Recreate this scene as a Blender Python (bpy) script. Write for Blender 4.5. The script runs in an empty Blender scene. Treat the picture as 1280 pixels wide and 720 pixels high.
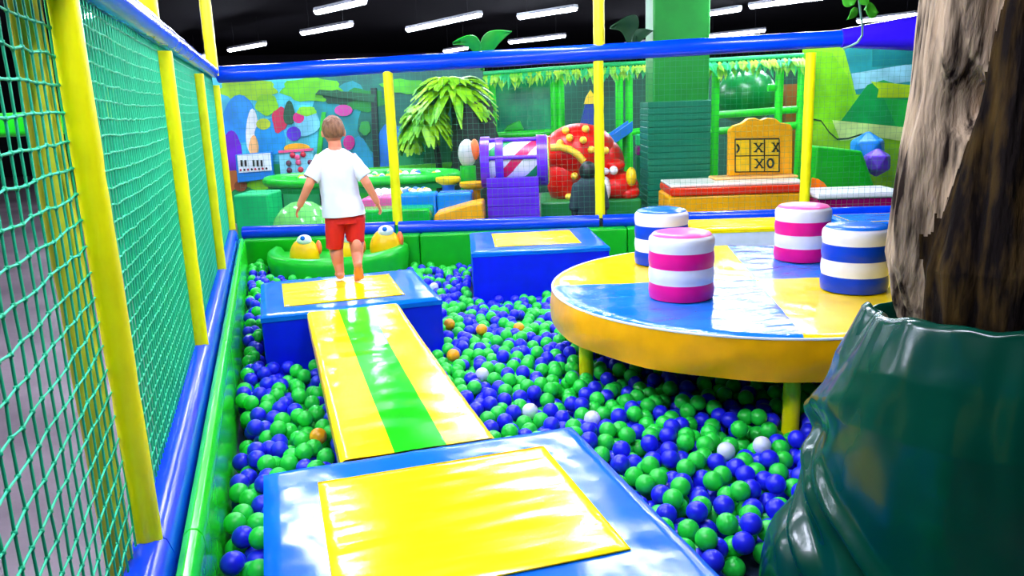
import bpy, bmesh, math, random
import numpy as np
from mathutils import Vector, Matrix, noise
random.seed(7)
PI = math.pi
SC = bpy.context.scene
COL = SC.collection

# ------------------------------------------------------------------ camera model
CX = (0.95603872, -0.2909949, -0.03622074)      # camera right in world
CYD = (-0.09796573, -0.20052533, -0.97477808)   # camera down in world
CZ = (0.27639227, 0.93547398, -0.22021751)      # camera forward in world
FPX, EYE = 1003.0, Vector((0, 0, 1.65))
cam_d = bpy.data.cameras.new('camera'); cam = bpy.data.objects.new('camera', cam_d); COL.objects.link(cam)
cam_d.sensor_width = 36.0; cam_d.lens = FPX / 1280 * 36; cam_d.clip_end = 200; cam_d.clip_start = 0.02
R = Matrix(((CX[0], -CYD[0], -CZ[0]), (CX[1], -CYD[1], -CZ[1]), (CX[2], -CYD[2], -CZ[2])))
cam.matrix_world = Matrix.Translation(EYE) @ R.to_4x4()
SC.camera = cam

def ray(px, py):
    a, b = px - 640.0, py - 360.0
    return Vector([a * CX[i] + b * CYD[i] + FPX * CZ[i] for i in range(3)])
def proj(p):
    d = Vector(p) - EYE
    x, y, z = d.dot(Vector(CX)), d.dot(Vector(CYD)), d.dot(Vector(CZ))
    return (640 + FPX * x / z, 360 + FPX * y / z, z)
def atz(px, py, z):
    d = ray(px, py); return EYE + d * ((z - EYE.z) / d.z)
def aty(px, py, y):
    d = ray(px, py); return EYE + d * (y / d.y)
# frame of the rear fence: u along it, v beyond it
U = Vector((0.9485, -0.3168, 0)); V = Vector((0.3168, 0.9485, 0)); O = Vector((-0.42, 8.85, 0))
FB = Matrix(((U.x, V.x, 0, O.x), (U.y, V.y, 0, O.y), (0, 0, 1, 0), (0, 0, 0, 1)))
RZB = math.atan2(U.y, U.x)
def L(px, py, v):
    d = ray(px, py); t = (v - (EYE - O).dot(V)) / d.dot(V); p = EYE + d * t
    return ((p - O).dot(U), p.z)
def rect(x0, y0, x1, y1, v):
    (a, _), (b, _) = L(x0, (y0 + y1) / 2, v), L(x1, (y0 + y1) / 2, v)
    _, z1 = L((x0 + x1) / 2, y0, v); _, z0 = L((x0 + x1) / 2, y1, v)
    return a, b, z0, z1

# ------------------------------------------------------------------ materials
def lin(c):
    return tuple(((x / 255) / 12.92 if x / 255 <= 0.04045 else ((x / 255 + 0.055) / 1.055) ** 2.4) for x in c) + (1,)
MATS = {}
def mat(name, rgb, rough=0.45, spec=0.5, bump=0, bscale=20, stretch=(1, 1, 1), var=None, vscale=6, vstretch=(1, 1, 1), coat=0,
        trans=0, emit=0, metal=0, vlo=0.35, vhi=0.65, detail=4):
    if name in MATS: return MATS[name]
    m = bpy.data.materials.new(name); m.use_nodes = True
    nt = m.node_tree; n = nt.nodes; b = n['Principled BSDF']; lk = nt.links.new
    b.inputs['Base Color'].default_value = lin(rgb); b.inputs['Roughness'].default_value = rough
    b.inputs['Specular IOR Level'].default_value = spec; b.inputs['Coat Weight'].default_value = coat
    b.inputs['Coat Roughness'].default_value = 0.08
    b.inputs['Metallic'].default_value = metal
    if trans: b.inputs['Transmission Weight'].default_value = trans; b.inputs['IOR'].default_value = 1.1
    if emit:
        b.inputs['Emission Color'].default_value = lin(rgb); b.inputs['Emission Strength'].default_value = emit
    tc = n.new('ShaderNodeTexCoord')
    def nz(scale, st, det):
        mp = n.new('ShaderNodeMapping'); mp.inputs['Scale'].default_value = st
        t = n.new('ShaderNodeTexNoise'); t.inputs['Scale'].default_value = scale; t.inputs['Detail'].default_value = det
        lk(tc.outputs['Object'], mp.inputs['Vector']); lk(mp.outputs['Vector'], t.inputs['Vector']); return t
    if bump:
        t = nz(bscale, stretch, detail); bp = n.new('ShaderNodeBump'); bp.inputs['Strength'].default_value = bump
        bp.inputs['Distance'].default_value = 0.02
        lk(t.outputs['Fac'], bp.inputs['Height']); lk(bp.outputs['Normal'], b.inputs['Normal'])
    # small colour variation everywhere keeps every surface procedural
    t = nz(vscale, vstretch, 6); cr = n.new('ShaderNodeValToRGB')
    c2 = var if var else tuple(x * 0.93 for x in rgb)
    cr.color_ramp.elements[0].position = vlo; cr.color_ramp.elements[1].position = vhi
    cr.color_ramp.elements[0].color = lin(c2); cr.color_ramp.elements[1].color = lin(rgb)
    lk(t.outputs['Fac'], cr.inputs['Fac']); lk(cr.outputs['Color'], b.inputs['Base Color'])
    MATS[name] = m; return m
def vinyl(name, rgb, rough=0.16, bump=0.12, bscale=5, **k):
    k.setdefault('spec', .38)
    return mat(name, rgb, rough=rough, bump=bump, bscale=bscale, **k)

VY = vinyl('yellow_vinyl', (255, 216, 0), bump=0.1, var=(255, 208, 0))
VYW = vinyl('yellow_vinyl_creased', (255, 222, 0), bump=0.1, bscale=6, stretch=(0.5, 3.5, 1), detail=2, var=(255, 214, 0))
VYR = vinyl('amber_vinyl', (250, 176, 0), rough=0.28, bump=0.35, bscale=3.5, stretch=(2.2, 2.2, .35))
VBT = vinyl('sky_blue_vinyl', (6, 106, 222), bump=0.1, bscale=9, spec=.2, detail=2)
VBW = vinyl('sky_blue_vinyl_creased', (14, 116, 222), bump=0.35, bscale=9, stretch=(0.5, 2.5, 1), rough=0.1, spec=.2)
VBS = vinyl('royal_blue_vinyl', (0, 22, 232), rough=0.35, bump=0.06)
VRB = vinyl('rail_blue', (0, 62, 226), rough=0.22, bump=0.08)
VGS = vinyl('green_stripe_vinyl', (24, 200, 10), bump=0.1)
VGC = vinyl('curb_green', (40, 232, 36), rough=0.2, bump=0.06)
VGP = vinyl('pad_green', (10, 175, 16), rough=0.35, bump=0.06)
POST = vinyl('post_yellow', (255, 246, 0), rough=0.4, bump=0.25, bscale=9, stretch=(1, 1, .5))
POST2 = vinyl('post_pale_yellow', (255, 250, 60), rough=0.4, bump=0.2, bscale=9)
NETG = mat('net_green', (6, 192, 136), rough=0.6)
NETD = mat('net_dark_green', (30, 130, 95), rough=0.7)
WH = vinyl('white_vinyl', (240, 240, 245), rough=0.3)
PK = vinyl('pink_vinyl', (245, 10, 140), rough=0.3)
PKL = vinyl('pink_top_vinyl', (255, 90, 170), rough=0.3)
BKD = mat('dark_steel', (18, 18, 24), rough=0.6)

# ------------------------------------------------------------------ mesh builder
WM = {}
class MB:
    def __init__(s, F=None): s.v = []; s.f = []; s.m = []; s.F = F
    def add(s, vs, fs, mi=0, M=None):
        b = len(s.v)
        for p in vs:
            p = Vector(p)
            if M is not None: p = M @ p
            if s.F is not None: p = s.F @ p
            s.v.append(p)
        for i, f in enumerate(fs):
            s.f.append(tuple(b + k for k in f)); s.m.append(mi[i] if isinstance(mi, (list, tuple)) else mi)
        return s
    def box(s, c, d, mi=0, R=None):
        x, y, z = d[0] / 2, d[1] / 2, d[2] / 2
        vs = [Vector((a * x, b * y, e * z)) for a in (-1, 1) for b in (-1, 1) for e in (-1, 1)]
        M = Matrix.Translation(c) @ (R.to_4x4() if R is not None else Matrix())
        return s.add(vs, [(0, 1, 3, 2), (4, 6, 7, 5), (0, 4, 5, 1), (2, 3, 7, 6), (0, 2, 6, 4), (1, 5, 7, 3)], mi, M)
    def span(s, x0, x1, y0, y1, z0, z1, mi=0):
        return s.box(((x0 + x1) / 2, (y0 + y1) / 2, (z0 + z1) / 2), (x1 - x0, y1 - y0, z1 - z0), mi)
    def tube(s, pts, r, n=12, mi=0, cap=True, closed=False):
        pts = [Vector(p) for p in pts]; k = len(pts)
        rs = r if isinstance(r, (list, tuple)) else [r] * k
        vs = []; fs = []; prev = None
        for i, p in enumerate(pts):
            if closed: t = pts[(i + 1) % k] - pts[i - 1]
            else: t = pts[min(i + 1, k - 1)] - pts[max(i - 1, 0)]
            t.normalize()
            if prev is None:
                a = Vector((0, 0, 1)) if abs(t.z) < 0.9 else Vector((1, 0, 0)); a = (a - t * a.dot(t)).normalized()
            else: a = (prev - t * prev.dot(t)).normalized()
            prev = a; b = t.cross(a)
            for j in range(n):
                w = 2 * PI * j / n; vs.append(p + (a * math.cos(w) + b * math.sin(w)) * rs[i])
        for i in range(k if closed else k - 1):
            i2 = (i + 1) % k
            for j in range(n):
                j2 = (j + 1) % n; fs.append((i * n + j, i * n + j2, i2 * n + j2, i2 * n + j))
        if cap and not closed:
            fs.append(tuple(range(n - 1, -1, -1))); fs.append(tuple((k - 1) * n + j for j in range(n)))
        return s.add(vs, fs, mi)
    def lathe(s, prof, c=(0, 0, 0), n=32, mi=0, a0=0, a1=2 * PI, sx=1, sy=1, M=None, cap=True):
        full = abs(a1 - a0 - 2 * PI) < 1e-6; cols = n if full else n + 1
        vs = []; fs = []; ms = []
        for (r, z) in prof:
            for j in range(cols):
                w = a0 + (a1 - a0) * j / n; vs.append(Vector((c[0] + r * math.cos(w) * sx, c[1] + r * math.sin(w) * sy, c[2] + z)))
        for i in range(len(prof) - 1):
            for j in range(n):
                j2 = (j + 1) % cols
                fs.append((i * cols + j, i * cols + j2, (i + 1) * cols + j2, (i + 1) * cols + j)); ms.append(mi[i] if isinstance(mi, (list, tuple)) else mi)
        if cap:
            for i, rev in ((0, True), (len(prof) - 1, False)):
                if prof[i][0] > 1e-5:
                    q = [i * cols + j for j in range(cols)]; fs.append(tuple(q[::-1] if rev else q))
                    ms.append((mi[0] if rev else mi[-1]) if isinstance(mi, (list, tuple)) else mi)
        return s.add(vs, fs, ms, M)
    def ell(s, c, r, R=None, nu=20, nv=12, mi=0):
        vs = [Vector((0, 0, -1))]; fs = []
        for i in range(1, nv):
            p = -PI / 2 + PI * i / nv
            for j in range(nu):
                w = 2 * PI * j / nu; vs.append(Vector((math.cos(p) * math.cos(w), math.cos(p) * math.sin(w), math.sin(p))))
        vs.append(Vector((0, 0, 1))); top = len(vs) - 1
        for j in range(nu):
            j2 = (j + 1) % nu
            fs.append((0, 1 + j2, 1 + j)); fs.append((top, top - nu + j, top - nu + j2))
            for i in range(nv - 2):
                a = 1 + i * nu; fs.append((a + j, a + j2, a + nu + j2, a + nu + j))
        M = Matrix.Translation(c) @ (R.to_4x4() if R is not None else Matrix()) @ Matrix.Diagonal((r[0], r[1], r[2], 1))
        return s.add(vs, fs, mi, M)
    def prism(s, poly, y0, y1, mi=0, axes='xz'):
        """polygon in two axes, extruded along the third from y0 to y1"""
        k = len(poly); vs = []
        for y in (y0, y1):
            for (a, b) in poly:
                vs.append({'xz': (a, y, b), 'xy': (a, b, y), 'yz': (y, a, b)}[axes])
        fs = [tuple(range(k)), tuple(range(2 * k - 1, k - 1, -1))]
        for i in range(k): j = (i + 1) % k; fs.append((i, i + k, j + k, j))
        return s.add(vs, fs, mi)
    def grid(s, fn, nu, nv, closed=False, mi=0):
        cols = nu if closed else nu + 1; vs = []; fs = []
        for i in range(nv + 1):
            for j in range(cols): vs.append(fn(j / nu, i / nv))
        for i in range(nv):
            for j in range(nu):
                j2 = (j + 1) % cols; fs.append((i * cols + j, i * cols + j2, (i + 1) * cols + j2, (i + 1) * cols + j))
        return s.add(vs, fs, mi)
    def build(s, name, mats, parent=None, bevel=0, angle=0.7, smooth=True, at=None, recalc=True, seg=3):
        if not isinstance(mats, (list, tuple)): mats = [mats]
        if parent is not None: W = WM[parent.name].copy()
        elif at is not None: W = Matrix.Translation(at)
        else:
            lo = [min(p[i] for p in s.v) for i in range(3)]; hi = [max(p[i] for p in s.v) for i in range(3)]
            W = Matrix.Translation(((lo[0] + hi[0]) / 2, (lo[1] + hi[1]) / 2, lo[2]))
        inv = W.inverted()
        me = bpy.data.meshes.new(name); me.from_pydata([inv @ p for p in s.v], [], s.f)
        for m in mats: me.materials.append(m)
        me.polygons.foreach_set('material_index', s.m)
        if recalc:
            bm = bmesh.new(); bm.from_mesh(me); bmesh.ops.recalc_face_normals(bm, faces=bm.faces); bm.to_mesh(me); bm.free()
        if smooth:
            me.shade_smooth(); me.set_sharp_from_angle(angle=angle)
        o = bpy.data.objects.new(name, me); COL.objects.link(o)
        if parent is not None: o.parent = parent
        else: o.matrix_world = W
        WM[o.name] = W
        if bevel:
            md = o.modifiers.new('round', 'BEVEL'); md.width = bevel; md.segments = seg; md.limit_method = 'ANGLE'; md.angle_limit = 0.6
            me.shade_smooth(); me.set_sharp_from_angle(angle=PI)
            wn = o.modifiers.new('wn', 'WEIGHTED_NORMAL'); wn.keep_sharp = False
        return o
def tag(o, label=None, cat=None, group=None, kind=None):
    if label: o['label'] = label
    if cat: o['category'] = cat
    if group: o['group'] = group
    if kind: o['kind'] = kind
    return o
def thing(name, label, cat, loc=(0, 0, 0), rz=0, group=None):
    o = bpy.data.objects.new(name, None); COL.objects.link(o); o.empty_display_size = 0.1
    W = Matrix.Translation(loc) @ Matrix.Rotation(rz, 4, 'Z'); o.matrix_world = W; WM[o.name] = W
    return tag(o, label, cat, group)
def bthing(name, label, cat, u, v, z=0, group=None):
    return thing(name, label, cat, FB @ Vector((u, v, z)), RZB, group)
def bev(a, b, n=6):
    return [a + (b - a) * i / n for i in range(n + 1)]

# ------------------------------------------------------------------ setting
FLOORM = mat('hall_floor', (128, 112, 120), rough=0.4, var=(92, 78, 86), vscale=1.3, bump=0.05)
DARK = mat('dark_ceiling_paint', (3, 1, 7), rough=0.95, spec=.1)
DARKW = mat('dark_wall_paint', (10, 5, 18), rough=0.9)
WGREEN = mat('wall_green', (0, 84, 58), rough=0.7, var=(0, 50, 34), vscale=1.4)
def struct(mb, name, m, **k): return tag(mb.build(name, m, **k), kind='structure')
struct(MB().span(-9, 22, -3.2, 30, -0.1, 0), 'floor', FLOORM)
struct(MB().prism([(-.30, .35), (5.3, .35), (5.3, 6.55), (-.30, 8.45)], .001, .012, axes='xy'), 'floor_pit', mat('pit_floor', (10, 40, 70), rough=.8))
struct(MB().span(-9, 22, -3.2, 30, 3.7, 3.8), 'ceiling', DARK)
struct(MB().span(-9.1, -9, -3.2, 30, 0, 3.7), 'wall_left', DARKW)
struct(MB().span(22, 22.1, -3.2, 30, 0, 3.7), 'wall_right', DARKW)
struct(MB().span(-9, 22, 30, 30.1, 0, 3.7), 'wall_back', DARKW)
struct(MB().span(-9, 22, -3.3, -3.2, 0, 3.7), 'wall_front', DARKW)

# ------------------------------------------------------------------ ceiling lamps
LAMPW = mat('lamp_tube', (228, 234, 255), emit=46.0)
BKROD = mat('rod_black', (8, 6, 12), rough=.8)
LAMPH = mat('lamp_housing', (200, 200, 210), rough=0.4)
def lamp(a, b, label, group=None):
    a, b = Vector(a), Vector(b); c = (a + b) / 2; ln = (b - a).length; rz = math.atan2(b.y - a.y, b.x - a.x)
    t = thing('ceiling_lamp', label, 'lamp', c, rz, group)
    F = Matrix.Translation(c) @ Matrix.Rotation(rz, 4, 'Z')
    MB(F).prism([(-0.06, 0.035), (-0.045, 0.085), (0.045, 0.085), (0.06, 0.035)], -ln / 2, ln / 2, axes='yz').build('lamp_housing', LAMPH, t)
    m = MB(F)
    m.prism([(0.055 * math.cos(w), 0.034 - 0.05 * math.sin(w)) for w in bev(0, PI, 8)], -ln / 2 + .02, ln / 2 - .02, axes='yz')
    m.build('lamp_tube', LAMPW, t)
    h = MB(F)
    for sx in (-0.35, 0.35): h.tube([(sx * ln, 0, 0.08), (sx * ln, 0, 3.7 - c.z)], 0.006, 6)
    h.build('hanging_rod', BKROD, t)
LZ = 3.1
for a, b, lb in [((287, 64), (331, 56), 'white tube lamp hanging above the mural near the corner pole'),
                 ((378, 43), (439, 32), 'white tube lamp hanging straight above the head of the boy'),
                 ((510, 39), (600, 20), 'long white tube lamp above the bright green two-leaf sprout'),
                 ((556, 65), (584, 61), 'short far white tube lamp half behind the bright green sprout'),
                 ((637, 54), (706, 46), 'white tube lamp between the bright green sprout and tall yellow post'),
                 ((878, 20), (925, 13), 'short white tube lamp high above the tic-tac-toe board'),
                 ((880, 47), (956, 39), 'white tube lamp just above the rear rail beside the green column'),
                 ((938, 10), (1015, -2), 'white tube lamp cut by the top edge above tic-tac-toe board'),
                 ((782, 57), (816, 53), 'small far tube lamp behind the dark two-leaf sprout'),
                 ((1072, 28), (1145, 19), 'white tube lamp above the purple rail cover beside the tree trunk'),
                 ((98, 24), (116, 20), 'small far tube lamp seen beside the nearest yellow net post'),
                 ((242, 76), (257, 71), 'small far tube lamp just outside the yellow corner pole'),
                 ((28, 60), (40, 57), 'tiny far tube lamp seen through the nearest green net')]:
    lamp(atz(*a, LZ), atz(*b, LZ), lb)
for x, y in [(0.1, 7.0), (-2.4, 6.2), (2.7, 7.9), (5.6, 8.9), (-2.2, 11.5), (1.2, 12.2), (4.6, 13), (8.2, 11.5), (2.6, 5.4), (-0.7, 4.3), (1.0, 3.7), (-3.2, 4.2), (10.5, 9), (4.6, 5.6), (-5, 8), (2.3, 9.7), (6.5, 10.8), (-1.3, 2.7), (0.1, 1.2), (-.2, 10.4), (7.4, 9.2)]:  # unseen lamps: first placed from the platform glare, several others added to brighten surfaces
    lamp((x - .28, y + .6, LZ), (x + .28, y - .6, LZ), 'unseen tube lamp hung overhead to fill the light, above the top edge of the view', 'overhead tube lamps out of view')

# ------------------------------------------------------------------ nets
def net(mb, P, w, h, cell, r, knots=False, sag=0.0, seed=0):
    """P(s,t): point of the panel, s along its width, t up; square cells of cord"""
    rnd = random.Random(seed)
    nx, nz = max(2, round(w / cell)), max(2, round(h / cell))
    ox = [[rnd.uniform(-1, 1) * cell * 0.07 for _ in range(nz + 1)] for _ in range(nx + 1)]
    oz = [[rnd.uniform(-1, 1) * cell * 0.07 for _ in range(nz + 1)] for _ in range(nx + 1)]
    def pt(i, j):
        s, t = w * i / nx, h * j / nz
        e = 1 if 0 < i < nx and 0 < j < nz else 0
        return P(s + ox[i][j] * e, t + oz[i][j] * e - sag * math.sin(PI * i / nx) * (1 if 0 < j < nz else 0))
    for i in range(nx + 1): mb.tube([pt(i, j) for j in range(nz + 1)], r, 4, cap=False)
    for j in range(nz + 1): mb.tube([pt(i, j) for i in range(nx + 1)], r, 4, cap=False)
    if knots:
        for i in range(1, nx):
            for j in range(1, nz): mb.ell(pt(i, j), (r * 2, r * 2, r * 2.2), nu=5, nv=3)

# side fence along x = -0.42
XF = -0.42
sf = thing('net_fence', 'long net fence with yellow posts beside the pit, running from viewer to corner', 'fence', (XF, 4.5, 0))
PY = [0.15, 2.26, 4.31, 6.5, 8.87]
def padded_post(parent, x, y, z0, z1, r, m, name='post', lean=0):
    mb = MB(); pts = []; rs = []
    n = 26
    for i in range(n + 1):
        z = z0 + (z1 - z0) * i / n; pts.append((x, y - lean * (z - z0), z)); rs.append(r * (1 + 0.03 * noise.noise((x * 9, y * 9, z * 5))))
    for s in (int(n * .33), int(n * .7)): rs[s] *= 0.94
    mb.tube(pts, rs, 20); return mb.build(name, m, parent, angle=1.2)
for k, y in enumerate(PY):
    padded_post(sf, XF, y, 0.5, 1.97, 0.036, POST, lean=.05 if k == 1 else 0)
padded_post(sf, XF - .068, 2.2, 0.4, 3.0, 0.036, POST2, lean=.045)
padded_post(sf, XF - .03, 4.1, 2.03, 3.05, 0.05, POST, 'upper_pole')
padded_post(sf, XF, 8.6, 2.05, 3.05, 0.055, POST, 'upper_pole')
mb = MB(); mb.tube([(XF, y, 2.0 + 0.01 * y) for y in bev(0.1, 8.74, 40)], [0.052 * (1 + .04 * math.sin(y * 9)) for y in bev(0.1, 8.74, 40)], 16); mb.build('top_rail', VRB, sf, angle=1.2)
mb = MB()
def rnd_rail(y): return [(0.06 * math.cos(w) * 1.0, 0.5 + 0.075 * math.sin(w)) for w in bev(0, 2 * PI, 16)[:-1]]
pr = [(-.06, .30), (-.06, .45), (-.045, .495), (-.02, .512), (.02, .512), (.045, .495), (.06, .45), (.06, .30)]
for a, b in zip(PY[:-1], PY[1:]):
    mb.prism([(XF + x, z) for x, z in pr], a + .004, min(b, 8.72) - .004, axes='xz')
mb.build('bottom_rail', VRB, sf, angle=1.0)
for k, (a, b) in enumerate(zip(PY[:-1], PY[1:])):
    mb = MB()
    net(mb, lambda s, t, a=a: Vector((XF - .03, a + .03 + s, 0.5 + t)), b - a - .06, 1.5 + 0.01 * a, 0.066 if k == 0 else .05, (0.003, .0038, .0042, .0042)[k], knots=(k == 0), sag=.012, seed=k)
    if k > 1: net(mb, lambda s, t, a=a: Vector((XF - .085, a + .03 + s, 0.46 + t)), b - a - .06, 1.54 + 0.01 * a, .05, 0.0042, sag=.012, seed=k + 20)
    mb.build('net', NETG, sf, angle=2)
# green curb that edges the pit beside the fence
mb = MB(); cur = [(-.355, 0), (-.355, .42), (-.345, .45), (-.325, .465), (-.305, .46), (-.292, .44), (-.288, .41), (-.288, 0)]
ys = [0.3, 2.36, 4.5, 6.6, 8.40]
for a, b in zip(ys[:-1], ys[1:]): mb.prism(cur, a + .003, b - .003, axes='xz')
tag(mb.build('padded_curb', VGC, bevel=0.004), 'bright green padded curb between the blue bottom rail and the balls', 'curb')

# rear fence
PU = [1.75, 3.85, 5.93]
rf = bthing('net_fence', 'rear net fence with blue rails across the far end of the pit', 'fence', 3.5, 0)
for u in PU: padded_post(rf, *(FB @ Vector((u, 0, 0))).xy, 0.5, 2.06, 0.05, POST)
p = FB @ Vector((3.86, 0, 0)); padded_post(rf, p.x, p.y, 2.1, 3.05, 0.055, POST, 'upper_pole')
uc0 = L(1050, 54, 0)[0]
MB(FB).tube([(uc0 + 3 * s, -.03, 2.07 + .018 * (uc0 + 3 * s) + .03 * s) for s in bev(0, 1, 12)], [.088 + .11 * min(1, s * 3) for s in bev(0, 1, 12)], 20).build('rail_cover', vinyl('cover_purple', (48, 22, 220)), rf, angle=1.2)
MB(FB).tube([(u, 0, 2.07 + .018 * u) for u in bev(0.04, 9.5, 40)], [0.082 + .002 * math.sin(7 * u) for u in bev(0.04, 9.5, 40)], 16).build('top_rail', VRB, rf, angle=1.2)
for a, b in zip([0.12] + PU, PU + [9.5]):
    MB(FB).tube([(u, -.06, .47) for u in bev(a + .02, b - .02, 6)], 0.068, 16).build('bottom_rail', VRB, rf, angle=1.2)
for k, (a, b) in enumerate(zip([0.08] + PU, PU + [8.2])):
    mb = MB(FB); net(mb, lambda s, t, a=a: Vector((a + .05 + s, 0.02, 0.5 + t)), b - a - .1, 1.52 + .018 * a, 0.055, 0.0010, seed=10 + k)
    mb.build('net', NETD, rf, angle=2)
mb = MB(FB)
for a, b in [(0.16, 2.0), (2.0, 4.1), (4.1, 6.1), (6.1, 9.4)]: mb.span(a + .003, b - .003, -.26, -.06, 0, .42)
tag(mb.build('padded_wall', VGP, bevel=0.02), 'green padded low wall under the rear blue rail', 'padded wall')

# ------------------------------------------------------------------ platforms and bridge
def platform(label, loc, rz, w, d, h, ins, base=0.0, bm=VBS, tm=VBT, pm=VYW):
    t = thing('padded_platform', label, 'platform', loc, rz)
    F = Matrix.Translation(loc) @ Matrix.Rotation(rz, 4, 'Z')
    mb = MB(F); mb.span(0, w, 0, d, base, h - .018); mb.build('body', bm, t, bevel=.012)
    mb = MB(F)
    # top cover as a frame of four mitred strips
    x0, x1, y0, y1 = ins
    fr = [((0, 0), (w, 0), (x1, y0), (x0, y0)), ((w, 0), (w, d), (x1, y1), (x1, y0)), ((w, d), (0, d), (x0, y1), (x1, y1)), ((0, d), (0, 0), (x0, y0), (x0, y1))]
    e = .004
    vs = []
    def hz(x, y):
        ed = min(x, w - x, y, d - y)
        return h - .001 - (.016 * (1 - min(1, ed / .03)) ** 2) + .0025 * noise.noise((x * 11, y * 11, w))
    nx, ny = 44, 40
    fn = lambda a, b: Vector((-e + (w + 2 * e) * a, -e + (d + 2 * e) * b, hz(w * a, d * b)))
    mb.grid(fn, nx, ny)
    # rim hanging over the sides
    mb.span(-e, w + e, -e, d + e, h - .045, h - .018)
    mb.build('top_cover', tm, t, angle=1.0)
    mb = MB(F)
    def hp(x, y):
        ed = min(x - x0, x1 - x, y - y0, y1 - y)
        return h + .0045 * min(1, ed / .012) + .003 * noise.noise((x * 5, y * 16, w + 3)) * min(1, ed / .02)
    mb.grid(lambda a, b: Vector((x0 + (x1 - x0) * a, y0 + (y1 - y0) * b, hp(x0 + (x1 - x0) * a, y0 + (y1 - y0) * b) + .001)), 50, 44)
    mb.build('top_panel', pm, t, angle=1.2)
    mb = MB(F)
    mb.tube([(x0, y0, h + .003), (x1, y0, h + .003), (x1, y1, h + .003), (x0, y1, h + .003)], .0025, 6, closed=True)
    mb.build('seam_piping', VYW, t)
    return t
platform('nearest blue platform with large yellow top panel, at the near end of the bridge', (-.11, 1.5, 0), 0, 1.09, 1.11, .5, (.165, .925, .25, .95))
platform('blue padded platform the boy walks on, at the far end of the bridge', (-.125, 4.83, 0), 0, 1.09, 1.03, .5, (.14, .885, .17, .87))
c = c_back = atz(590, 315, .5); rzb = math.radians(-13)
platform('blue platform standing alone against the rear wall, near the round table', (c.x, c.y, 0), rzb, 1.14, 1.08, .5, (.2, .93, .18, .9))
# bridge
br = thing('bridge', 'yellow padded plank bridge with a green centre stripe joining two platforms', 'bridge', (.415, 3.7, 0))
x0, x1 = .14, .69
def brow(a, b, name, m):
    mb = MB()
    def f(s, t):
        x = a + (b - a) * s; y = 2.615 + 2.21 * t
        dip = -.012 * math.sin(PI * t)
        ed = min(x - x0, x1 - x)
        return Vector((x, y, .493 + dip - .012 * (1 - min(1, max(0, ed) / .02)) ** 2 + .0035 * noise.noise((x * 5, y * 9, 2))))
    mb.grid(f, 14, 90); mb.build(name, m, br, angle=1.2)
brow(x0, x0 + .185, 'yellow_strip', VYW); brow(x0 + .185, x0 + .37, 'green_stripe', VGS); brow(x0 + .37, x1, 'yellow_strip', VYW)
br.children[1]['label'] = 'green centre stripe'
mb = MB(); mb.span(x0 - .001, x1 + .001, 2.615, 4.825, .40, .476); mb.build('plank_body', VYR, br, bevel=.01)

# ------------------------------------------------------------------ round table
TC = Vector((2.65, 3.96)); TR, TZ = 1.185, .62
tb = thing('round_table', 'big round padded table with yellow and blue sectors over the ball pit', 'table', (TC.x, TC.y, 0))
a1 = math.atan2(*(atz(693, 357, TZ).xy - TC).yx); a2 = math.atan2(*(atz(1005, 420, TZ).xy - TC).yx)
b1, b2 = a1 + PI, a2 + PI
angs = [a1 % (2 * PI), a2 % (2 * PI), b1 % (2 * PI), b2 % (2 * PI)]
def sect(s, e, m, name):
    while e < s: e += 2 * PI
    mb = MB(); f = MB
    def fn(p, q):
        w = s + (e - s) * p; r = (TR - .004) * q
        z = TZ - .02 * (1 - min(1, (TR - r) / .04)) ** 2 + .004 * noise.noise((r * 9 * math.cos(w), r * 9 * math.sin(w), 1))
        return Vector((TC.x + r * math.cos(w), TC.y + r * math.sin(w), z))
    mb.grid(fn, 40, 36); return mb.build(name, m, tb, angle=1.2)
a1 %= 2 * PI; a2 %= 2 * PI; b1 %= 2 * PI; b2 %= 2 * PI
sect(a1, a2, VBW, 'blue_sector'); sect(a2, b1, VY, 'yellow_sector'); sect(b1, b2, VBW, 'blue_sector'); sect(b2, a1, VY, 'yellow_sector')
mb = MB()
def rim(p, q):
    w = 2 * PI * p; z = TZ - .012 - .2 * q
    r = TR + .012 * math.sin(PI * q) + .014 * noise.noise((w * 4 + q * 1.6, q * .8, 5)) * (.3 + q) + .004 * noise.noise((w * 14 + q * 3, q, 9))
    return Vector((TC.x + r * math.cos(w), TC.y + r * math.sin(w), z))
mb.grid(rim, 160, 10, closed=True); mb.build('rim', VYR, tb, angle=1.2)
mb = MB(); mb.tube([(TC.x + (TR - .002) * math.cos(w), TC.y + (TR - .002) * math.sin(w), TZ - .012) for w in bev(0, 2 * PI, 120)[:-1]], .007, 6, closed=True); mb.build('seam_piping', WH, tb)
mb = MB(); mb.lathe([(0.02, TZ - .205), (TR - .01, TZ - .205), (TR - .01, TZ - .19), (.02, TZ - .19)], (TC.x, TC.y, 0), 64, cap=False); mb.build('underside', mat('dark_plywood', (40, 26, 20), rough=.8), tb)
for k in range(5):
    w = math.radians(-114 + 72 * k); r = 1.03
    MB().tube([(TC.x + r * math.cos(w), TC.y + r * math.sin(w), z) for z in bev(0, TZ - .2, 8)], .04, 16).build('post', POST, tb, angle=1.2)
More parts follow.
